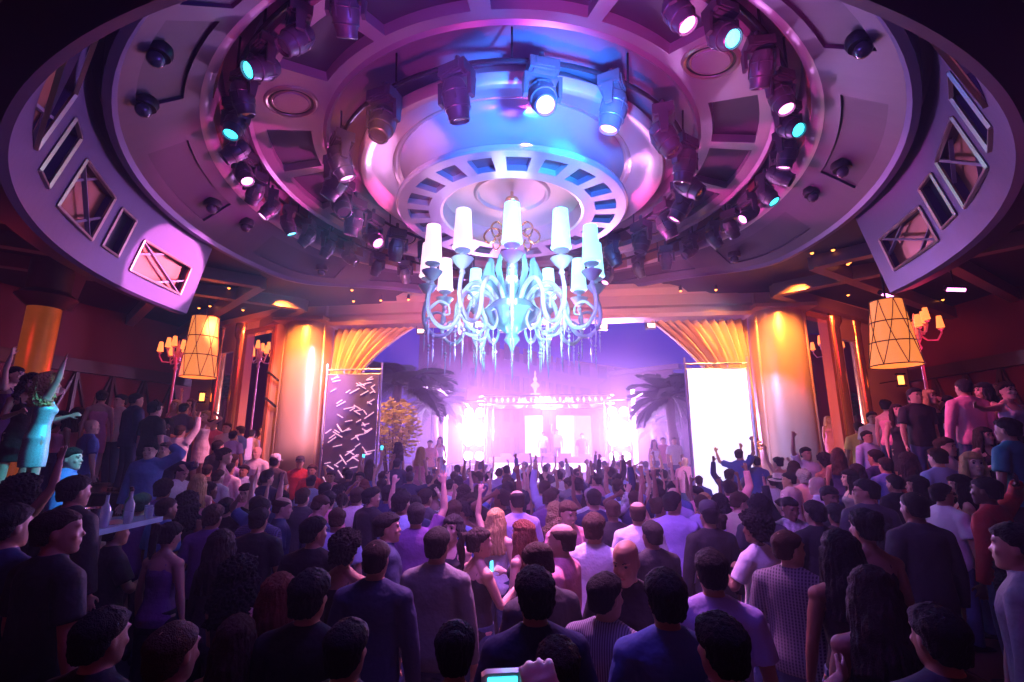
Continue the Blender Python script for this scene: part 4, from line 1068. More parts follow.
# hair, in head space (head base at z = 1.52)
HAIR = {}
def hair_mesh(style):
    if style in HAIR: return HAIR[style]
    rnd = random.Random(hash(style) % 99 if False else sum(map(ord, style)))
    mb = MB(); c = V(0, -.004, 1.652)
    infl = {'short': 1.10, 'crew': 1.045, 'thick': 1.17, 'curly': 1.42, 'long': 1.13, 'ponytail': 1.09, 'bun': 1.09, 'balding': 1.035, 'longcurly': 1.35, 'bob': 1.16}[style]
    nu, nv = 40, 26; rings = []
    for j in range(1, nv):
        t = PI*j/nv; ring = []
        for i in range(nu):
            a = 2*PI*i/nu; d = V(math.sin(t)*math.cos(a), math.sin(t)*math.sin(a), -math.cos(t))
            # hairline: face is +y; keep hair above brow in front, down to nape behind
            front = d.y; low = .42 if front > .55 else (-.02 if front > -.15 else -.62)
            if front > .15 and front <= .55: low = -.05+(front-.15)/.4*.47
            if front < -.4: low = -.80
            if style in ('long', 'bob', 'longcurly'): low -= .12 if front < .5 else 0
            on = 1/(1+math.exp(-(d.z-low)*26))
            if style == 'balding': on *= 1/(1+math.exp((d.z-.72+.25*max(0, front))*16))
            tex = {'curly': .09, 'longcurly': .08, 'thick': .03}.get(style, .018)
            n_ = math.sin(a*7+t*5+rnd.random()*.6)*math.sin(t*9+a*3)
            k = (infl+tex*n_)*on+.86*(1-on)
            if style in ('short', 'thick') and d.z > .5 and front > .1: k += .05
            hx = (1.0+.16*math.sin(PI*d.z) if d.z > 0 else math.sqrt(1-d.z*d.z*.45)/max(.25, math.sqrt(max(0, 1-d.z*d.z)))) if d.z > -.93 else 1.0
            ring.append((c.x+.0765*k*d.x*min(hx, 1.9), c.y+.100*k*d.y*min(hx, 1.9), c.z+.103*k*d.z))
        rings.append(ring)
    mb.loft(rings)
    if style in ('long', 'longcurly', 'bob'):
        cur = style == 'longcurly'; L = {'long': .36, 'longcurly': .30, 'bob': .13}[style]
        for k in range(13):
            a = PI+PI*(k-6)/12*1.25+PI/2*0; ax = math.sin(a-PI)*1.0; ay = -math.cos(a-PI)
            p0 = V(.074*ax, -.005+.088*ay, 1.66); pts = [p0]; rr = [.03]
            for q in range(1, 7):
                f_ = q/6; wv = (.02 if cur else .006)*math.sin(q*2.2+k)
                pts.append(V((.078+.045*f_*(1.6 if cur else 1))*ax+wv, -.005+(.092+.03*math.sin(f_*2.5))*ay-.01*f_+wv, 1.66-L*f_)); rr.append((.038 if cur else .030)*(1-.35*f_))
            mb.tube(pts, rr, 8)
    if style == 'ponytail': mb.tube([(0, -.09, 1.70), (0, -.145, 1.71), (0, -.165, 1.64), (0, -.15, 1.54), (0, -.135, 1.44)], [.022, .030, .034, .028, .010], 12)
    if style == 'bun': mb.ball((0, -.105, 1.715), (.045, .04, .042))
    me = evmesh(mb, .0065, 0, 'hair', None)
    from mathutils import noise
    lg = style in ('long', 'bob', 'ponytail', 'bun'); amp = {'crew': .0018, 'balding': .0015, 'curly': .012, 'longcurly': .011, 'thick': .0036, 'short': .0024}.get(style, .005)
    nrm = [v.normal.copy() for v in me.vertices]
    for v, n_ in zip(me.vertices, nrm):
        q = v.co; fq = (75, 75, 16) if lg else ((55, 55, 55) if 'curly' in style else (80, 60, 38))
        v.co = q+n_*amp*(noise.noise(V(q.x*fq[0], q.y*fq[1], q.z*fq[2]))+.5*noise.noise(V(q.x*fq[0]*2+5, q.y*fq[1]*2, q.z*fq[2]*2)))*1.6
    HAIR[style] = me; return me
def simple(mbf, name, m):
    mb = MB(); mbf(mb); o = mb.build(name, m); me = o.data; bpy.data.objects.remove(o); return me
ACC = {}
def acc_mesh(kind):
    if kind in ACC: return ACC[kind]
    mb = MB()
    if kind == 'fedora':
        mb.lathe([(.075, 1.70), (.165, 1.688), (.168, 1.696), (.094, 1.712), (.088, 1.79), (.075, 1.815), (.04, 1.80), (0, 1.795)], 28, cap=False)
    elif kind == 'hat_band': mb.lathe([(.0945, 1.712), (.0925, 1.738), (.088, 1.738), (.088, 1.712)], 28, cap=False)
    elif kind == 'cap':
        mb.lathe([(.088, 1.66), (.092, 1.70), (.082, 1.75), (.05, 1.778), (.006, 1.785), (0, 1.79)], 24)
        mb.loft([[(x, .07+.0*x, 1.672) for x in (-.07, -.035, 0, .035, .07)]+[(x, .07, 1.68) for x in (.07, .035, 0, -.035, -.07)], [(-.062, .14, 1.655), (-.035, .165, 1.66), (0, .172, 1.662), (.035, .165, 1.66), (.062, .14, 1.655), (.062, .14, 1.664), (.035, .165, 1.67), (0, .172, 1.671), (-.035, .165, 1.67), (-.062, .14, 1.664)]])
    elif kind == 'glasses':
        for s in (-1, 1):
            mb.loft([[(s*.033+.026*math.cos(2*PI*i/12), .104+d, 1.652+.019*math.sin(2*PI*i/12)) for i in range(12)] for d in (0, .006)])
            mb.bar((s*.058, .10, 1.656), (s*.078, .0, 1.656), .004)
        mb.bar((-.01, .108, 1.656), (.01, .108, 1.656), .004)
    elif kind == 'eyebrows':
        for s in (-1, 1): mb.tube([(s*.016, .1035, 1.668), (s*.030, .1015, 1.673), (s*.046, .090, 1.668)], [.0032, .004, .0025], 6)
    elif kind == 'lips': mb.tube([(-.022, .103, 1.5785), (0, .1135, 1.580), (.022, .103, 1.5785)], [.003, .0062, .003], 8)
    elif kind == 'eye':
        mb.ball((0, 0, 0), .0115, 10, 7)
    elif kind == 'phone':
        mb.box((0, 0, 0), (.065, .010, .125)); mb.cur = 1; mb.box((0, -.006, 0), (.057, .002, .105))
    elif kind == 'cup': mb.lathe([(.028, 0), (.037, .12), (.034, .12), (.026, .006), (0, .006)], 14, cap=False)
    elif kind == 'headset':
        mb.tube([(s_*.09*math.cos(a) if 0 else .092*math.cos(a), -.005, 1.66+.125*math.sin(a)) for s_ in (1,) for a in [PI*k/12 for k in range(13)]], .009, 8)
        for s in (-1, 1): mb.lathe([(.035, -.015), (.035, .015)], 16, Matrix.Translation((s*.088, -.005, 1.64))@Matrix.Rotation(PI/2, 4, 'Y'))
    o = mb.build('tmp', [M_black, M_ledb][:2 if kind == 'phone' else 1]); me = o.data; bpy.data.objects.remove(o); ACC[kind] = me; return me

SKIN = {'light': (.62, .38, .28), 'tan': (.42, .23, .15), 'brown': (.22, .11, .07), 'dark': (.09, .045, .03)}
HCOL = {'black': (.012, .010, .012), 'brown': (.06, .03, .018), 'dark brown': (.03, .016, .012), 'blond': (.55, .36, .14), 'grey': (.35, .33, .33), 'reddish': (.18, .05, .025)}
CLOTH = {'white': (.78, .78, .80), 'black': (.014, .014, .018), 'navy': (.02, .03, .10), 'blue': (.10, .18, .48), 'pale blue': (.42, .55, .80), 'grey': (.20, .20, .22), 'dark grey': (.06, .06, .07),
 'red': (.42, .03, .03), 'pink': (.80, .32, .42), 'lavender': (.45, .38, .75), 'purple': (.18, .07, .28), 'peach': (.85, .5, .36), 'teal': (.04, .30, .32), 'beige': (.55, .45, .33), 'brown': (.14, .07, .04), 'denim': (.05, .08, .17), 'yellow': (.75, .6, .15), 'silver': (.5, .5, .55)}
def skinm(k): return mat('skin_'+k, SKIN[k], .5, spec=.4)
def hairm(k): return mat('hair_'+k.replace(' ', '_'), HCOL[k], .72, bump=.5, bscale=160, spec=.25)
def clothm(k):
    if k == 'plaid navy': return checked('cloth_plaid_navy', (.02, .025, .07), (.16, .18, .38), (.12, .12, .30), 60)
    if k == 'plaid dark': return checked('cloth_plaid_dark', (.05, .05, .07), (.30, .28, .32), (.22, .2, .25), 60)
    if k == 'checked white': return checked('cloth_check_white', (.80, .75, .78), (.35, .10, .25), (.35, .10, .25), 110)
    if k == 'striped': return checked('cloth_striped', (.30, .28, .36), (.05, .05, .09), None, 85, True)
    if k == 'floral': return mat('cloth_floral', (.5, .5, .55), .7, vary=1.0, bscale=25)
    if k == 'sequin': return mat('cloth_sequin', (.35, .75, .75), .5, .4, vary=.6, bscale=70)
    return mat('cloth_'+k.replace(' ', '_'), CLOTH[k], .8, bump=.9, bscale=7)
def mesh_obj(nm, me, m, parent):
    if not me.materials: me.materials.append(m)
    o = bpy.data.objects.new(nm, me); COL.objects.link(o); o.parent = parent
    o.material_slots[0].link = 'OBJECT'; o.material_slots[0].material = m; return o
NP = 0
def person(pos, face, label, sex='m', top='shirt', col='black', low='denim', hair='short', hc='dark brown', skin='tan', la='down', ra='down', tilt=0, yaw=0, sc=1.0, long_=False, fine=False, acc=(), group=None, jacket=None):
    """face: compass bearing of the chest in degrees, 0 = towards the stage (+y), 180 = towards the camera"""
    global NP; NP += 1
    t = thing('person', label, 'person', pos, -R(face), group); t.scale = (sc, sc, sc)
    if top in ('top', 'dress') and sex == 'm': top = 'shirt'
    me, M = body_mesh(sex, la, ra, R(tilt), R(-yaw), fine)
    mesh_obj('body', me, skinm(skin), t)
    if hair != 'bald':
        h = mesh_obj('hair', hair_mesh(hair), hairm(hc), t); h.matrix_local = M
    gname = {'shirt': 'shirt', 'jacket': 'jacket', 'top': 'top', 'dress': 'dress'}[top]
    mesh_obj(gname, garment(top, sex, la, ra, long_), clothm(col), t)
    if top != 'dress': mesh_obj('trousers', garment('trousers', sex, la, ra), clothm(low), t)
    mesh_obj('shoes', garment('shoes', sex, la, ra), clothm('black'), t)
    facing = math.cos(R(face+yaw)) < .35
    if facing and not 'glasses' in acc:
        for s in (-1, 1):
            e = mesh_obj('eye', acc_mesh('eye'), M_black, t); e.matrix_local = M@Matrix.Translation((s*.030, .0885, 1.650))
    if facing and fine:
        o = mesh_obj('eyebrows', acc_mesh('eyebrows'), hairm('black'), t); o.matrix_local = M
        o = mesh_obj('lips', acc_mesh('lips'), mat('lip_skin', (.35, .10, .09), .5), t); o.matrix_local = M
    for a in acc:
        if a == 'fedora':
            o = mesh_obj('straw_hat', acc_mesh('fedora'), mat('straw', (.85, .75, .6), .8), t); o.matrix_local = M@Matrix.Translation((0, -.004, 0))@Matrix.Rotation(R(6), 4, 'X')
            p = mesh_obj('hat_band', acc_mesh('hat_band'), M_black, o)
        elif a == 'white cap':
            o = mesh_obj('cap', acc_mesh('cap'), clothm('white'), t); o.matrix_local = M@Matrix.Scale(1.08, 4)@Matrix.Translation((0, 0, -.12))
        elif a in ('cap',):
            o = mesh_obj('cap', acc_mesh('cap'), clothm('dark grey'), t); o.matrix_local = M@Matrix.Translation((0, 0, .01))
        elif a == 'glasses': o = mesh_obj('glasses', acc_mesh('glasses'), M_ledoff, t); o.matrix_local = M
        elif a == 'headset': o = mesh_obj('headset', acc_mesh('headset'), M_black, t); o.matrix_local = M
        elif a in ('phone', 'cup'):
            sh, e, w_, d, c = arm_pts(sex, 1, ra); pp = w_+d*.13+V(0, .03, .0)
            if a == 'phone':
                o = mesh_obj('phone', acc_mesh('phone'), M_black, None); o.material_slots[1].link = 'OBJECT'; o.material_slots[1].material = M_ledb
            else: o = mesh_obj('drink_cup', acc_mesh('cup'), M_clear, None); pp = pp-V(0, 0, .05)
            o.matrix_world = t.matrix_basis@Matrix.Translation(pp)
            tag(o, ('lit phone held up by the '+label if a == 'phone' else 'clear cup in the hand of the '+label)[:110].rsplit(' ', 1)[0] if 0 else short(('lit phone held by ' if a == 'phone' else 'clear cup held by ')+label), a)
    return t
def short(s):
    w = s.split(); return ' '.join(w[:15])

WARN = []
RISERS = []
STAND = []
def P(px, py, Y, face, label, riser=None, **k):
    """a guest whose head is seen at a pixel; stands on the floor, a terrace or a bench, clear of the neighbours"""
    sex = k.get('sex', 'm'); s0 = k.pop('sc', 1.0 if sex == 'm' else .95); d = ray(px, py)
    t0 = Y/d.y if Y is not None else (1.64*s0-CAM_H)/d.z
    best = None
    for f_ in (1, 1.03, .97, 1.06, .94, 1.09, .91, 1.13, .88, 1.17, 1.21):
        p = d*(t0*f_)+V(0, 0, CAM_H); lv = level(p) if Y is not None or level(p) < .1 or f_ != 1 else 0.0
        sc = (p.z-lv)/1.64
        if sc > 1.09: sc = s0; lv2 = p.z-1.64*s0
        else: lv2 = lv
        if sc < .86: continue
        near = min([math.hypot(p.x-a, p.y-b) for a, b, z in STAND if abs(z-lv2) < 1.3] or [9])
        if best is None or near > best[0]: best = (near, p.copy(), lv, lv2, sc)
        if near > .40: break
    if best is None:
        p = d*t0+V(0, 0, CAM_H); lv = level(p); best = (9, p, lv, lv, max(.84, (p.z-lv)/1.64)); WARN.append(('low', label[:30], round(p.x, 1), round(p.y, 1), round((p.z-lv)/1.64, 2), lv))
    near, p, lv, lv2, sc = best
    if near < .36: WARN.append(('close', label[:30], round(near, 2)))
    if lv2 > lv+.001: RISERS.append((p.x, p.y, lv, lv2-lv, label))
    STAND.append((p.x, p.y, lv2))
    k['fine'] = k.get('fine', p.y < 8.5)
    return person((p.x, p.y, lv2), face, label, sc=sc, **k)
F = dict(sex='f'); 
# ---- nearest rows
P(666, 600, None, 4, 'man in a plain blue shirt, back turned, largest dark head beside the striped shirt', col='blue', hc='black', long_=True, hair='thick')
P(606, 597, None, 30, 'man in a striped shirt with cropped dark hair, turned towards the shaved-headed man', col='striped', hc='black', hair='short', yaw=20, sc=.96)
P(712, 573, None, 14, 'man with round black hair in a grey-blue collared shirt behind the blue shirt', col='lavender', hc='black', hair='short')
P(627, 561, None, 195, 'shaved-headed man in black facing back over his shoulder, looking down', col='black', hair='bald', la='hang', tilt=-15, skin='tan', yaw=20)
P(535, 597, None, -8, 'man with thick dark hair in a navy top, directly before the hand with the camera', col='navy', hc='black', hair='thick')
P(376, 560, None, 2, 'broad man with cropped hair in a dark blue shirt, back fully turned', col='navy', hair='crew', hc='dark brown', long_=True, low='black', sc=.99)
P(437, 546, None, 12, 'man in a glossy mauve-grey shirt with cropped dark hair, back turned', col='grey', hair='short', hc='black', long_=True)
P(558, 672, None, 6, 'dark-haired head just peeking up at the bottom beside the raised camera', col='black', hc='dark brown', hair='thick', sc=.90)
P(722, 650, None, -10, 'dark round-headed man low down, stretching one bare arm out sideways', ra='reachside', skin='light', col='black', hc='black', hair='thick', sc=.93)
P(789, 549, None, 42, 'balding man in a plaid shirt grinning sideways towards the dark side', col='plaid dark', hair='crew', hc='brown', skin='light', yaw=35, long_=True, fine=True)
P(875, 597, 2.6, 25, 'dark-haired woman in black bending in the shadow below the red shirt', sex='f', hair='long', hc='dark brown', col='black', top='top', tilt=-20)
P(841, 553, 3.4, 10, 'woman with long dark hair in black near the grinning plaid man', sex='f', hair='long', hc='black', col='black', top='top', skin='brown')
P(1019, 548, 2.9, -35, 'man in a pale grey shirt at the far edge beside the terrace steps', col='grey', hc='black', long_=True, skin='tan')
P(57, 532, 2.95, 20, 'man in dark clothes with short hair, profile lit violet, before the black-jacket man', col='black', hc='dark brown', hair='crew', yaw=30)
P(8, 527, 2.9, 10, 'dark-haired man in navy at the very edge below the raised open hand', col='navy', hc='black')
P(278, 596, None, -6, 'reddish-haired woman seen low behind the broad navy-shirt man', sex='f', hair='long', hc='reddish', col='purple', top='top', sc=.93)
P(309, 598, None, 5, 'dark-haired person low beside the reddish-haired woman', hc='black', col='black', hair='thick', sc=.93)
P(171, 655, None, 8, 'cropped pinkish head low beside the service table', hair='crew', hc='brown', col='purple', sc=.95)
P(235, 640, None, -12, 'woman with long brown hair and purple top low near the cropped pinkish head', sex='f', hair='long', hc='brown', col='purple', top='top', sc=.93)
P(100, 640, None, 12, 'dark-haired man in black low in front of the service table', hc='black', col='black', sc=.95)
P(455, 652, None, -5, 'short woman with a dark bun low in front of the mauve shirt', sex='f', hair='bun', hc='black', col='black', top='top', sc=.92)
P(346, 652, None, 8, 'man with black hair low beneath the dark blue shirt', hc='black', col='dark grey', sc=.93)
P(940, 640, 2.4, 5, 'man with black hair in charcoal, lowest of the shadowed group under the terrace', hc='black', col='dark grey', sc=.97)
# ---- second rows, centre
P(479, 543, None, 55, 'woman with a dark ponytail in a black sleeveless top, bare arm lit pink', sex='f', hair='ponytail', hc='dark brown', top='top', col='black', skin='light', ra='bent', yaw=10)
P(453, 528, None, 200, 'dark-haired woman facing us between the mauve shirt and the ponytail woman', sex='f', hair='bob', hc='black', top='top', col='black', skin='light')
P(496, 520, None, 20, 'blonde woman in white flinging her arm up, bathed in pink light', sex='f', hair='long', hc='blond', top='top', col='white', skin='light', la='up')
P(523, 534, None, -60, 'woman with long reddish hair in profile looking at a phone', sex='f', hair='long', hc='reddish', top='top', col='black', skin='light', ra='bent', acc=('phone',))
P(562, 541, None, -65, 'balding man in a light pink shirt in profile, beside the woman with the phone', hair='balding', hc='brown', col='pink', skin='light', long_=True)
P(541, 566, None, -30, 'man with brown hair bending his head in front of the balding pink-shirt man', hair='short', hc='brown', col='dark grey', skin='light', tilt=-25, long_=True)
P(594, 529, None, 20, 'man with tousled brown hair in a bright white shirt, back turned', hc='brown', col='white', hair='thick', skin='light', long_=True)
P(567, 513, None, 150, 'young man with short hair facing us, looking down in the middle of the crowd', hc='brown', col='pink', skin='light', hair='short', tilt=-15)
P(638, 514, None, 15, 'man with thin cropped hair in a white collared shirt, back turned', hair='balding', hc='brown', col='white', skin='light', long_=True)
P(709, 516, None, -5, 'broad man in black with a dark patterned cap, widest back of the middle rows', col='black', hc='black', hair='crew', acc=('cap',), long_=True)
P(674, 497, None, 5, 'balding man in a pale vest with light cropped hair, back turned', hair='balding', hc='blond', col='lavender', skin='light', long_=True)
P(756, 529, None, -25, 'woman with thick dark curls in a white tee, arms folded', sex='f', hair='curly', hc='black', top='shirt', col='white', skin='brown', la='bent', ra='bent', sc=1.0)
P(760, 509, None, 20, 'dark curly head right behind the woman in the white tee'.replace('right ', ''), hair='curly', hc='black', col='dark grey')
P(738, 503, None, 70, 'man with sandy hair in profile leaning towards the straw hat', hc='brown', col='beige', yaw=10, tilt=-15, skin='light')
P(720, 505, None, 10, 'woman with dark wavy hair in a patterned dress beside the black-shirt cap man', sex='f', hair='longcurly', hc='black', col='purple', top='dress')
P(772, 482, None, -8, 'man in a cream straw hat with a black band and white shirt', hair='crew', hc='dark brown', col='white', acc=('fedora',), skin='light')
P(789, 480, 8.0, -30, 'dark-haired man in a pink and white checked shirt beside the straw hat', hc='black', col='checked white', skin='tan', yaw=-40)
P(804, 478, 8.6, 12, 'man with curly grey hair behind the checked shirt', hair='curly', hc='grey', col='pink', skin='light', sc=.97)
P(818, 486, 7.0, -35, 'bald man with a gleaming pale head beside the curly grey hair', hair='bald', col='white', skin='light')
P(829, 497, None, 175, 'bearded dark-skinned man facing us beneath the gleaming bald head', hc='black', col='black', skin='brown', tilt=-10)
P(789, 508, None, 178, 'dark-skinned man facing us with lowered eyes in a floral shirt', hc='black', col='floral', skin='brown', hair='crew', tilt=-15)
P(815, 514, None, -5, 'man with black hair in a black shirt before the bearded man', hc='black', col='black', hair='thick')
P(747, 487, None, 10, 'man in a dark knitted cap near the straw hat', hc='black', col='grey', acc=('cap',))
P(545, 489, None, 40, 'man in a lavender shirt with his arm raised over the pink crowd', col='lavender', hc='brown', la='up', skin='light', long_=True)
P(591, 498, None, 0, 'man with bleached sides lifting one arm in a floral sleeve', col='floral', hc='grey', ra='wide', la='down', skin='light', hair='short', long_=True)
P(638, 490, None, -5, 'woman with pinkish long hair ahead of the white collared shirt', sex='f', hair='long', hc='reddish', col='black', top='top', skin='light', ra='up')
P(658, 486, None, 8, 'man in black throwing his arm straight up before the blank screen', col='black', hc='black', ra='up', skin='light')
P(701, 470, None, -3, 'woman with long light hair reaching up beside the blank white screen', sex='f', hair='long', hc='brown', top='top', col='grey', la='up', ra='up', skin='light')
P(719, 473, None, 5, 'man with thick dark hair in grey in front of the blank white screen', hair='thick', hc='black', col='grey')
P(739, 455, 11.4, 40, 'man with arms lifted at the edge of the blank white screen', hc='brown', col='blue', la='wide', ra='up', skin='light')
P(756, 462, 11.2, 0, 'man in a light blue shirt reaching up by the gold curtain', hc='dark brown', col='blue', la='up', skin='light')
P(764, 465, None, 185, 'dark-haired man facing us below the gold curtain rosette', hc='black', col='dark grey', skin='tan')
P(778, 463, 10.6, -20, 'woman with one bare arm bent overhead at the foot of the blue-lit pillar', sex='f', hair='bun', hc='black', la='up', ra='headback', top='top', col='black', skin='light')
P(806, 454, 9.6, 175, 'dark-haired man in a white tee facing us with a hand held high', hc='black', col='white', ra='up', skin='tan')
P(825, 462, 9.2, 0, 'woman with messy dark hair before the copper framed opening', sex='f', hair='curly', hc='black', top='top', col='black')
P(838, 455, 8.8, 25, 'woman with brown hair in dark blue at the corner of the golden column', sex='f', hair='long', hc='brown', top='top', col='navy')
P(850, 478, 7.4, -70, 'woman with long dark hair in profile wearing grey-blue', sex='f', hair='long', hc='black', top='top', col='grey', skin='light')
P(794, 468, 9.5, 10, 'short-haired brunette just behind the curly grey head', sex='f', hair='bob', hc='brown', col='beige', top='top')
P(803, 468, 9.8, -8, 'man in a pale hat-less grey tee near the pillar foot', hc='dark brown', col='pale blue')
# ---- the side under the drum lamp (white-screen side)
P(866, 492, 5.4, 10, 'man with sunglasses on his head in dark clothes near the terrace steps', col='dark grey', hc='black', acc=('glasses',), yaw=-60)
P(866, 528, 3.9, 0, 'woman with an updo and bare shoulders near the terrace steps', sex='f', hair='bun', hc='black', top='top', col='black', skin='tan')
P(915, 508, 4.3, 2, 'big man in a charcoal shirt with cropped black hair, back turned', col='dark grey', hc='black', hair='crew', skin='brown', long_=True)
P(917, 486, 6.0, -10, 'dark-haired woman with light on her cheek behind the charcoal shirt', sex='f', hair='long', hc='black', top='top', col='black', yaw=-50)
P(942, 495, 5.3, 80, 'man with glasses and dark hair in a pale shirt talking to the couple', col='white', hc='black', acc=('glasses',), yaw=10, skin='tan')
P(960, 486, 5.6, -60, 'woman with shoulder-length black hair whispering to the man in glasses', sex='f', hair='long', hc='black', top='top', col='red', skin='light')
P(987, 491, 4.5, -25, 'man in a red shirt with one hand behind his head, dark skin', col='red', hc='black', hair='crew', skin='dark', ra='headback', long_=True)
P(938, 458, 6.5, 0, 'man in a sky blue tee with cropped hair, back turned, below the black dress', col='pale blue', hc='brown', hair='short', skin='light')
P(945, 447, 6.9, 150, 'man in a white shirt glowing red beyond the sky blue tee', col='white', hc='dark brown', skin='light')
P(973, 464, 6.2, 200, 'blonde woman in black facing us between the terrace dancers', sex='f', hair='long', hc='blond', top='top', col='black', skin='light')
P(876, 458, 8.4, -10, 'dark-haired man in navy before the pale shirted waiter'.replace('waiter', 'man'), col='navy', hc='black')
P(886, 466, 8.0, 5, 'short man with black hair in blue below the terrace ledge', col='blue', hc='black', sc=.95)
P(857, 472, 7.8, 0, 'woman with long black hair near the golden column base', sex='f', hair='long', hc='black', top='top', col='purple')
P(867, 437, 9.2, 172, 'man in a pale button shirt facing us by the golden column', col='pale blue', hc='black', skin='tan', long_=True)
P(872, 418, 10.0, 190, 'man in a white shirt and dark vest high beside the golden column', col='white', hc='dark brown', skin='tan', la='bent')
P(859, 428, 10.2, 30, 'man in a yellow shirt half hidden by the golden column', col='yellow', hc='dark brown')
P(886, 406, 9.0, 60, 'woman with dark updo raising a cup beside the black dress', sex='f', hair='bun', hc='black', top='top', col='pink', ra='bent', skin='light', acc=('cup',))
P(897, 411, 8.2, 200, 'woman in a short black dress dancing on the terrace, head thrown aside', sex='f', hair='long', hc='dark brown', top='dress', col='black', la='bent', skin='light', tilt=10)
P(915, 396, 7.8, 185, 'tall man in a black tee and jeans on the terrace beneath the drum lamp', col='black', hc='black', low='denim', skin='tan', la='hang')
P(929, 397, 8.2, 170, 'blonde woman in a black dress with her arms raised beside the black tee', sex='f', hair='long', hc='blond', top='dress', col='black', la='headback', ra='headback', skin='light')
P(948, 403, 8.3, 60, 'woman in a light blue top with dark hair next to the pink sweater man', sex='f', hair='long', hc='black', top='shirt', col='pale blue', low='denim')
P(964, 388, 6.9, 10, 'man in a pink sweater standing tall on the terrace, back turned', col='pink', hc='black', hair='crew', low='denim', long_=True, skin='tan')
P(984, 391, 6.9, -75, 'woman in black with long dark hair clasping her hands by the pink sweater', sex='f', hair='long', hc='black', top='dress', col='black', la='bent', ra='bent', skin='light')
P(1006, 391, 6.6, 180, 'woman in a silver top reaching an arm sideways on the terrace', sex='f', hair='bun', hc='dark brown', top='top', col='silver', low='black', la='reachside', ra='reachside', skin='light')
P(984, 436, 6.9, 178, 'woman in a dark dress facing us below the pink sweater, hands together', sex='f', hair='long', hc='dark brown', top='dress', col='black', la='bent', ra='bent', skin='light')
P(1008, 430, 5.4, -15, 'man in a grey-green shirt with black hair, back turned, at the terrace edge', col='teal', hc='black', low='black', skin='tan')
P(908, 462, 7.2, 10, 'woman with dark hair over bare shoulders below the terrace candle', sex='f', hair='long', hc='black', top='top', col='red')
P(895, 484, 6.6, -6, 'dark-haired man in black between the terrace and the sunglasses man', col='black', hc='black')
# ---- pillar and patterned-screen side
P(261, 511, None, 8, 'big man in a navy plaid shirt with short black hair, back turned', col='plaid navy', hc='black', hair='short', long_=True)
P(314, 533, None, 4, 'broad man in a black polo with dark hair, back turned', col='black', hc='black', hair='short', yaw=30)
P(281, 508, None, 60, 'balding man in navy right beside the navy plaid shirt'.replace('right ', ''), col='navy', hair='balding', hc='brown', skin='light', tilt=-10)
P(318, 506, None, 40, 'man with cropped hair in a dark checked shirt looking down', col='plaid navy', hair='crew', hc='brown', skin='light', tilt=-25, long_=True)
P(345, 550, None, 10, 'dark curly-haired woman between the black polo and the broad navy shirt', sex='f', hair='curly', hc='black', top='top', col='black')
P(387, 528, None, 62, 'man with dark hair in profile, face lit pink, mouth open', col='navy', hc='black', yaw=15, skin='light')
P(279, 480, None, 40, 'man in a light grey shirt with an arm bent over his head', col='pale blue', hair='crew', hc='brown', skin='light', ra='headback', tilt=15)
P(267, 478, 9.3, 15, 'dark-haired man in navy in front of the straw white cap'.replace('straw ', ''), col='navy', hc='black', sc=.97)
P(246, 492, None, 170, 'young man in a pink shirt facing us with his head bowed', col='pink', hc='black', skin='light', tilt=-18, la='bent', ra='bent', long_=True)
P(244, 471, 9.7, 182, 'bearded man facing us in the thick of the crowd near the pillar', col='pale blue', hc='black', skin='tan')
P(218, 477, 8.3, 14, 'man with light brown hair in a white shirt, back turned, near the young pink shirt', col='white', hc='brown', skin='light', long_=True)
P(229, 469, 9.4, 5, 'man with black hair in a pale shirt behind the bearded man', col='white', hc='black', long_=True)
P(207, 471, 9.6, -8, 'man with blue-lit black hair just behind the grey-haired bent man', col='dark grey', hc='black')
P(209, 491, None, 28, 'dark-skinned man in a maroon shirt with very short hair, back turned', col='red', hc='black', hair='crew', skin='dark', long_=True)
P(187, 504, None, -6, 'woman with long curly black hair in black, back turned', sex='f', hair='longcurly', hc='black', top='top', col='black', skin='brown', sc=1.0)
P(166, 509, None, 24, 'man in a blue tee with cropped dark hair, back turned, by the service table', col='blue', hair='crew', hc='dark brown', skin='brown')
P(163, 490, 7.0, -15, 'dark round head ahead of the blue tee', col='purple', hc='black', hair='thick')
P(180, 472, 8.0, 100, 'older man in a white shirt bending his balding head down', col='white', hair='balding', hc='dark brown', skin='light', tilt=-28, long_=True)
P(198, 483, 7.6, -20, 'blonde woman in the red glow beside the bending white-shirt man', sex='f', hair='long', hc='blond', top='top', col='pink', skin='light')
P(275, 462, 10.2, 5, 'man wearing a white cap under the pillar', col='dark grey', hc='black', acc=('white cap',))
P(300, 463, 10.6, 170, 'man in a black cap and red shirt facing us against the bright pillar', col='red', hc='black', acc=('cap',), skin='tan')
P(311, 482, None, -4, 'man in a light blue tee with black hair, back turned, below the pillar', col='pale blue', hc='black', skin='tan')
P(312, 471, 10.9, 178, 'smiling man facing us between the light blue tee and the pillar', col='red', hc='brown', skin='tan')
P(331, 477, None, 175, 'brown-haired man facing us below the curtain rosette', col='pink', hc='brown', skin='light')
P(325, 491, None, 10, 'dark-haired man in grey ahead of the dark checked shirt', col='grey', hc='black')
P(337, 492, None, 60, 'woman with dark hair bowed before two clapping hands', sex='f', hair='long', hc='black', top='top', col='black', ra='clap', la='clap', tilt=-20)
P(349, 476, None, -3, 'man in a black tee raising a phone at the patterned screen', col='black', hc='black', ra='up', skin='light', acc=('phone',))
P(360, 478, None, 180, 'dark-haired man facing us with a scarf over his mouth', col='purple', hc='black', skin='tan')
P(357, 497, None, 4, 'man with brown hair and white shirt collar beside the dark jacket', col='white', hc='brown', skin='light', long_=True)
P(371, 498, None, 40, 'man in a dark jacket turning his head towards the white collar', top='jacket', col='black', hc='black', skin='tan', yaw=20)
P(388, 495, None, -5, 'man with glossy black hair in navy, back turned, beside the dark jacket', col='navy', hc='black', hair='thick')
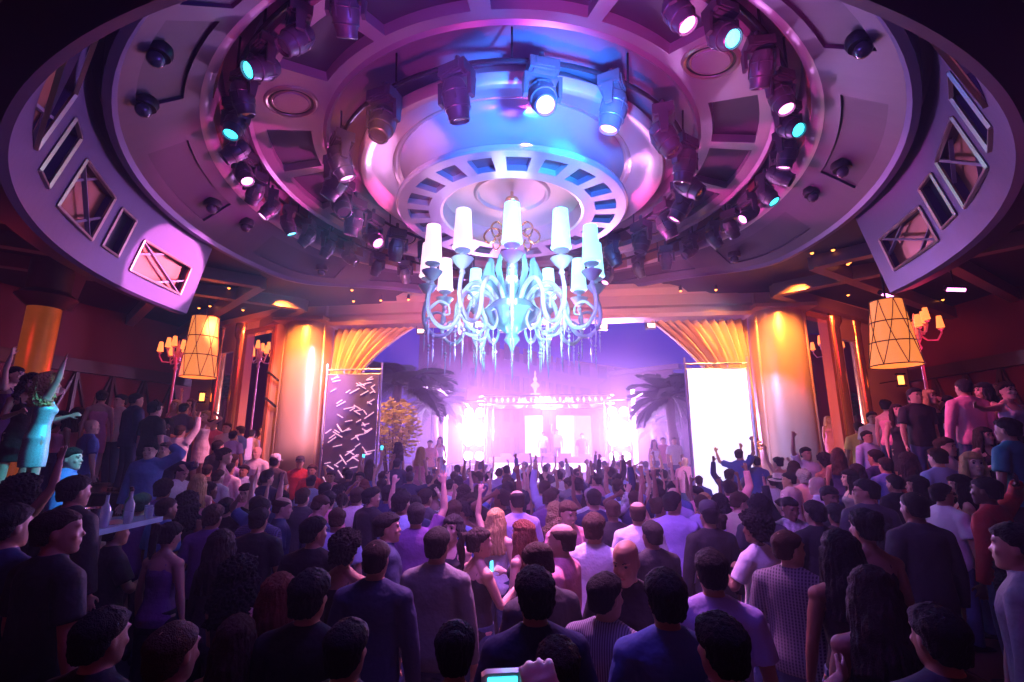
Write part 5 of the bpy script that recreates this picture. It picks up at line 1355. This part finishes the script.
P(364, 486, None, -25, 'red-haired woman just ahead of the dark jacket', sex='f', hair='bob', hc='reddish', top='top', col='pale blue')
P(383, 478, None, 0, 'curly-haired person in blue in front of the lit shrub', sex='f', hair='curly', hc='brown', top='top', col='blue')
P(410, 478, None, 5, 'man in dark blue clothes lifting one arm beyond the lit shrub', col='navy', hc='black', ra='wide')
P(370, 465, 11.5, 0, 'woman in blue taking a picture with both arms up beside the shrub', sex='f', hair='long', hc='brown', top='top', col='blue', la='up', ra='up', skin='light', acc=('phone',))
P(398, 447, 12.2, -60, 'long-haired woman standing high before the lit shrub', sex='f', hair='long', hc='dark brown', top='top', col='navy')
P(421, 452, 12.4, 30, 'woman in a pink dress with long hair between palms and stage', sex='f', hair='long', hc='blond', top='dress', col='pink', skin='light')
P(397, 464, 11.8, 0, 'man in navy clothes below the long-haired woman at the shrub', col='navy', hc='black', sc=.97)
P(416, 516, None, -10, 'man in purple raising a pink blurred arm towards the stage', col='purple', hc='black', ra='up', skin='light')
# terrace on the patterned-screen side
P(49, 384, 6.1, 40, 'dancer with long curly blonde hair in a sequin dress under teal light, arm up', sex='f', hair='longcurly', hc='blond', top='dress', col='sequin', la='bent', ra='up', skin='light', fine=True)
P(31, 384, 6.5, 120, 'dark-haired dancer in black with her hand raised to her face', sex='f', hair='longcurly', hc='black', top='dress', col='black', la='headback', ra='bent', skin='light', fine=True)
P(15, 375, 7.0, 80, 'dancer in violet with black hair reaching up beside the golden column', sex='f', hair='bun', hc='black', top='dress', col='purple', ra='up', skin='light', fine=True)
P(62, 418, 8.8, 190, 'woman in a pale top standing behind the sequin dancer', sex='f', hair='long', hc='black', top='top', col='pink')
P(78, 414, 9.2, 10, 'brown-haired woman in a peach top with a lifted hand behind the teal lit head', sex='f', hair='long', hc='brown', top='top', col='peach', ra='up')
P(102, 397, 9.0, -30, 'woman in a red-pink dress beside the tall dark suit, chin raised', sex='f', hair='bun', hc='dark brown', top='dress', col='pink', skin='light')
P(91, 427, 8.2, 30, 'man with a pink lit bald head and striped blue sleeves', hair='bald', col='blue', skin='light')
P(121, 401, 9.6, 200, 'man with dark hair in white behind the tall dark suit', col='white', hc='black', skin='light')
P(136, 400, 9.0, 30, 'tall man in a dark suit with a pink scarf standing on the terrace, back turned', top='jacket', col='navy', low='navy', hc='black', skin='tan', hair='crew')
P(155, 409, 8.4, 20, 'man in a black tee with a round headset beside the tall dark suit', col='black', low='black', hc='black', acc=('headset',), skin='light')
P(70, 459, 5.9, 60, 'man in a blue suit with slick black hair in profile at the service table', top='jacket', col='blue', low='navy', hc='black', skin='light', yaw=15)
P(151, 451, 7.6, 175, 'man in a blue double-breasted suit facing us, hand lifted to his ear', top='jacket', col='blue', low='navy', hc='black', skin='light', la='headback')
P(165, 450, 8.2, 185, 'fair-haired man in a dark suit spreading his arm beside the blue suit man', top='jacket', col='navy', hc='brown', hair='crew', skin='light', la='reachside')
P(74, 492, 4.2, 15, 'man in a black jacket with black hair in front of the service table', top='jacket', col='black', hc='black', skin='tan')
P(22, 492, 4.0, 10, 'woman with long dark hair in black below the raised open hand', sex='f', hair='longcurly', hc='black', top='top', col='black', ra='up')
P(176, 405, 11.5, 180, 'woman with blonde hair in pink near the tall candelabrum foot', sex='f', hair='long', hc='blond', top='top', col='pink', skin='light')
P(184, 409, 11.0, 0, 'dark-haired man in grey between the two pink-lit women', col='grey', hc='black')
P(191, 404, 11.6, 185, 'woman with long hair in a red top just behind the candelabrum', sex='f', hair='long', hc='brown', top='top', col='red', skin='light', ra='up')
P(205, 416, 10.8, 184, 'dancer in a white crop top and peach skirt, arms crossed overhead', sex='f', hair='bun', hc='blond', top='dress', col='white', la='headback', ra='up', skin='light')
P(167, 425, 9.8, 0, 'woman with black hair lifting bare arms behind the blue suits', sex='f', hair='long', hc='black', top='top', col='pink', la='up', ra='wide')
P(180, 432, 9.6, 0, 'person in a white shirt holding both arms over the head', col='white', hc='brown', la='headback', ra='up', skin='light', long_=True)
P(214, 425, 12.5, 180, 'man with dark hair in a pink shirt near the first column', col='pink', hc='black', skin='light')
P(227, 428, 12.3, 178, 'man in a white shirt facing us near the dark wall gap', col='white', hc='brown', skin='light')
P(233, 436, 11.6, 0, 'man in a lavender shirt and black hair, back turned, at the wall gap', col='lavender', hc='black')
P(240, 431, 12.8, -90, 'man in blue turned sideways by the brass column', col='blue', hc='brown')
P(252, 434, 15.4, 0, 'man in a lavender shirt seen inside the copper framed opening', col='lavender', hc='black')
P(263, 430, 15.6, 180, 'woman in pink seen deep inside the copper framed opening', sex='f', hair='long', hc='brown', top='dress', col='pink', skin='light')
P(257, 453, 10.4, 186, 'bald man in a white shirt and dark vest facing us by the frame', col='white', hair='bald', skin='light')
P(218, 447, 9.8, 20, 'short dark-haired man in dark grey behind the crowd', col='dark grey', hc='black')
P(224, 456, 9.0, 60, 'woman with dark updo in pink before the lavender shirt', sex='f', hair='bun', hc='dark brown', top='top', col='pink', skin='light')
P(233, 461, 9.4, 8, 'man with dark hair in lavender below the wall gap', col='lavender', hc='dark brown')
P(828, 420, 15.6, 180, 'woman in pink seen inside the copper framed opening near the white screen', sex='f', hair='long', hc='blond', top='dress', col='pink', skin='light')
P(841, 425, 16.2, 170, 'man in a white shirt seen inside the opening near the white screen', col='white', hc='brown', skin='light', ra='bent')
# performers and guests up by the stage
P(557, 432, 24.7, 180, 'performer in a pale shirt behind the middle of the stage booth', col='pink', hc='dark brown', ra='up', fine=False, skin='light')
P(543, 434, 24.9, 170, 'performer in white leaning over the stage booth', col='white', hc='black', fine=False, skin='light', tilt=-20)
P(582, 436, 24.7, 190, 'performer in violet at the white-screen end of the stage booth', col='purple', hc='black', fine=False, skin='light')
for px, py, Y, sx, hr, c, lab in ((654, 443, 17.5, 'f', 'long', 'white', 'woman in white on the low podium between stage and blank screen'), (663, 441, 18.0, 'm', 'short', 'pink', 'man in pink on the podium between stage and blank screen'), (674, 441, 17.0, 'm', 'short', 'white', 'man in a bright white shirt on the podium beside the blank screen'),
    (440, 440, 18.0, 'f', 'long', 'white', 'woman in white on the podium beneath the palm by the stage'), (430, 444, 17.5, 'm', 'short', 'pink', 'man in pink on the podium beneath the palm by the stage'), (685, 462, 13.5, 'm', 'bald', 'pink', 'bald pink-lit man below the podium beside the blank screen')):
    P(px, py, Y, 180 if Y > 15 else 0, lab, sex=sx, hair=hr, hc='brown', col=c, top='top' if sx == 'f' else 'shirt', skin='light', fine=False)

# ---- risers: upholstered benches and podiums the high dancers stand on
merged = []
for i, (x, y, lv, h, lab) in enumerate(RISERS):
    if h < .03: continue
    near_r = [r for r in RISERS if r[3] >= .03 and 0 < math.hypot(r[0]-x, r[1]-y) < .9]
    sz = max(.40, min(.62, min([math.hypot(r[0]-x, r[1]-y) for r in near_r] or [.9])*.92))
    nm = 'lounge_bench' if h > .2 else 'low_podium'
    b = MB(); b.box((0, 0, h*.5-.02), (sz-.06, sz-.06, max(.02, h-.06))); 
    t = thing(nm, short(('dark cushioned bench' if h > .2 else 'low dark podium')+' under the '+lab), 'bench' if h > .2 else 'podium', (x, y, lv))
    b.build('base', M_wood, t)
    b = MB(); b.box((0, 0, h-.025), (sz, sz, .05)); b.build('cushion' if h > .2 else 'top_board', M_leather, t)

# ---- the packed crowd between the listed guests: individuals on a jittered grid of the dance floor
taken = [(a, b_) for a, b_, z in STAND if z < .6]
rnd = random.Random(11)
SHC = ['black', 'navy', 'white', 'blue', 'grey', 'pink', 'lavender', 'purple', 'pale blue', 'dark grey']
def zone(p):
    q = HM.inverted()@Vector((p[0], p[1], 0))
    a = 'by the stage' if p[1] > 16 else ('outdoors' if p[1] > 12.5 else ('before pillars' if p[1] > 8.6 else ('middle floor' if p[1] > 5.2 else 'near floor')))
    b = 'palm side' if q.x < -2 else ('white screen side' if q.x > 2.2 else 'centre')
    return a, b
n_add = 0
y = 3.0
while y < 22.5:
    dx = .62 if y < 12 else .66
    x = -7.5
    while x < 8.5:
        X = x+rnd.uniform(-.14, .14); Yc = y+rnd.uniform(-.12, .12); x += dx
        q = HM.inverted()@Vector((X, Yc, 0))
        if abs(q.x) > (5.2 if q.y < 4 else 4.9): continue
        if q.y > 4 and abs(q.x) > 4.0: continue
        if 4.1 < q.y < 5.0 and abs(q.x) > 3.7: continue
        if q.y > 9 and abs(q.x) > 5: continue
        if q.y > 15: continue
        if level((X, Yc)) > .1 or any((X-a)**2+(Yc-b_)**2 < .42**2 for a, b_ in taken): continue
        u = 512+FPX*X/(Yc*.978-.16); 
        if not (-10 < u < 1034): continue
        if rnd.random() < (.55 if Yc < 4.6 else (.2 if Yc < 9 else .48)): continue
        if n_add >= 128: continue
        taken.append((X, Yc)); n_add += 1
        sex = 'f' if rnd.random() < .38 else 'm'
        hair = rnd.choice(['long', 'ponytail', 'bun', 'longcurly', 'bob']) if sex == 'f' else rnd.choice(['short', 'short', 'crew', 'thick', 'balding'])
        hc = rnd.choice(['black', 'black', 'dark brown', 'brown']) if rnd.random() < .85 or sex == 'm' or Yc < 6 else 'blond'
        col = rnd.choice(SHC) if Yc > 5 else rnd.choice(SHC[:2]+['dark grey', 'purple'])
        arms = rnd.choice([('down', 'down')]*4+[('fist', 'down'), ('headback', 'up')]+[('down', 'up'), ('up', 'down'), ('up', 'up'), ('down', 'fist'), ('wide', 'up'), ('bent', 'down')]) if Yc > 6.5 else rnd.choice([('down', 'down'), ('down', 'bent'), ('bent', 'down')])
        za, zb = zone((X, Yc))
        pose = {'downdown': 'arms down', 'downup': 'one arm up', 'updown': 'one arm up', 'upup': 'both arms up', 'downfist': 'one fist up', 'wideup': 'both arms up', 'fistdown': 'one fist up', 'headbackup': 'arm overhead', 'bentdown': 'one arm bent', 'downbent': 'one arm bent'}[arms[0]+arms[1]]
        lab = '%s in %s, %s %s hair, %s, %s, %s' % ('woman' if sex == 'f' else 'man', col, {'long': 'long', 'ponytail': 'ponytailed', 'bun': 'pinned-up', 'longcurly': 'long curly', 'bob': 'bobbed', 'short': 'short', 'crew': 'cropped', 'thick': 'thick', 'balding': 'thin'}[hair], hc, pose, za, zb)
        sc = rnd.uniform(.95, 1.04)*(1 if sex == 'm' else .94)
        if Yc < 5: sc = min(sc, .955)
        person((X, Yc, 0), rnd.gauss(0, 22), lab, sex=sex, top='top' if sex == 'f' and rnd.random() < .7 else 'shirt', col=col, low=rnd.choice(['denim', 'black', 'dark grey']), hair=hair, hc=hc, skin=rnd.choice(['light', 'light', 'tan', 'brown']), tilt=rnd.choice([0, 0, -12]), yaw=rnd.choice([0, 0, -32, 32]), la=arms[0], ra=arms[1], sc=sc, long_=rnd.random() < .4, fine=False, group='dance floor crowd '+za+', '+zb)
    y += .60 if y < 9 else .72

# the guest whose hand and compact camera just rise into view
t = person((-.03, .66, 0), -6, 'person holding up a compact camera, only the raised hand showing', col='black', hc='brown', la='down', ra='holdcam', sc=1.03, fine=True, skin='light', long_=True)
sh, e_, w_, d_, c_ = arm_pts('m', 1, 'holdcam')
cc = t.matrix_basis@(w_+d_*.11+V(-.058, .03, -.045))
t = thing('compact_camera', 'small silver compact camera with a glowing cyan screen held up at the bottom', 'camera', cc, R(6))
b = MB(); b.loft([[(x*.052, -.011+y_*.022, z*.03) for x, z in ((-1, -.8), (-.8, -1), (.8, -1), (1, -.8), (1, .8), (.8, 1), (-.8, 1), (-1, .8))] for y_ in (0, 1)]); b.build('body', mat('camera_silver', (.6, .6, .65), .3, .7), t)
b = MB(); b.box((-.008, -.0125, 0), (.062, .002, .044)); b.build('screen', M_ledb, t)
b = MB(); b.lathe([(.02, 0), (.02, .014), (.015, .016), (0, .012)], 18, Matrix.Translation((0, .011, 0))@Matrix.Rotation(-PI/2, 4, 'X')); b.build('lens', M_black, t)
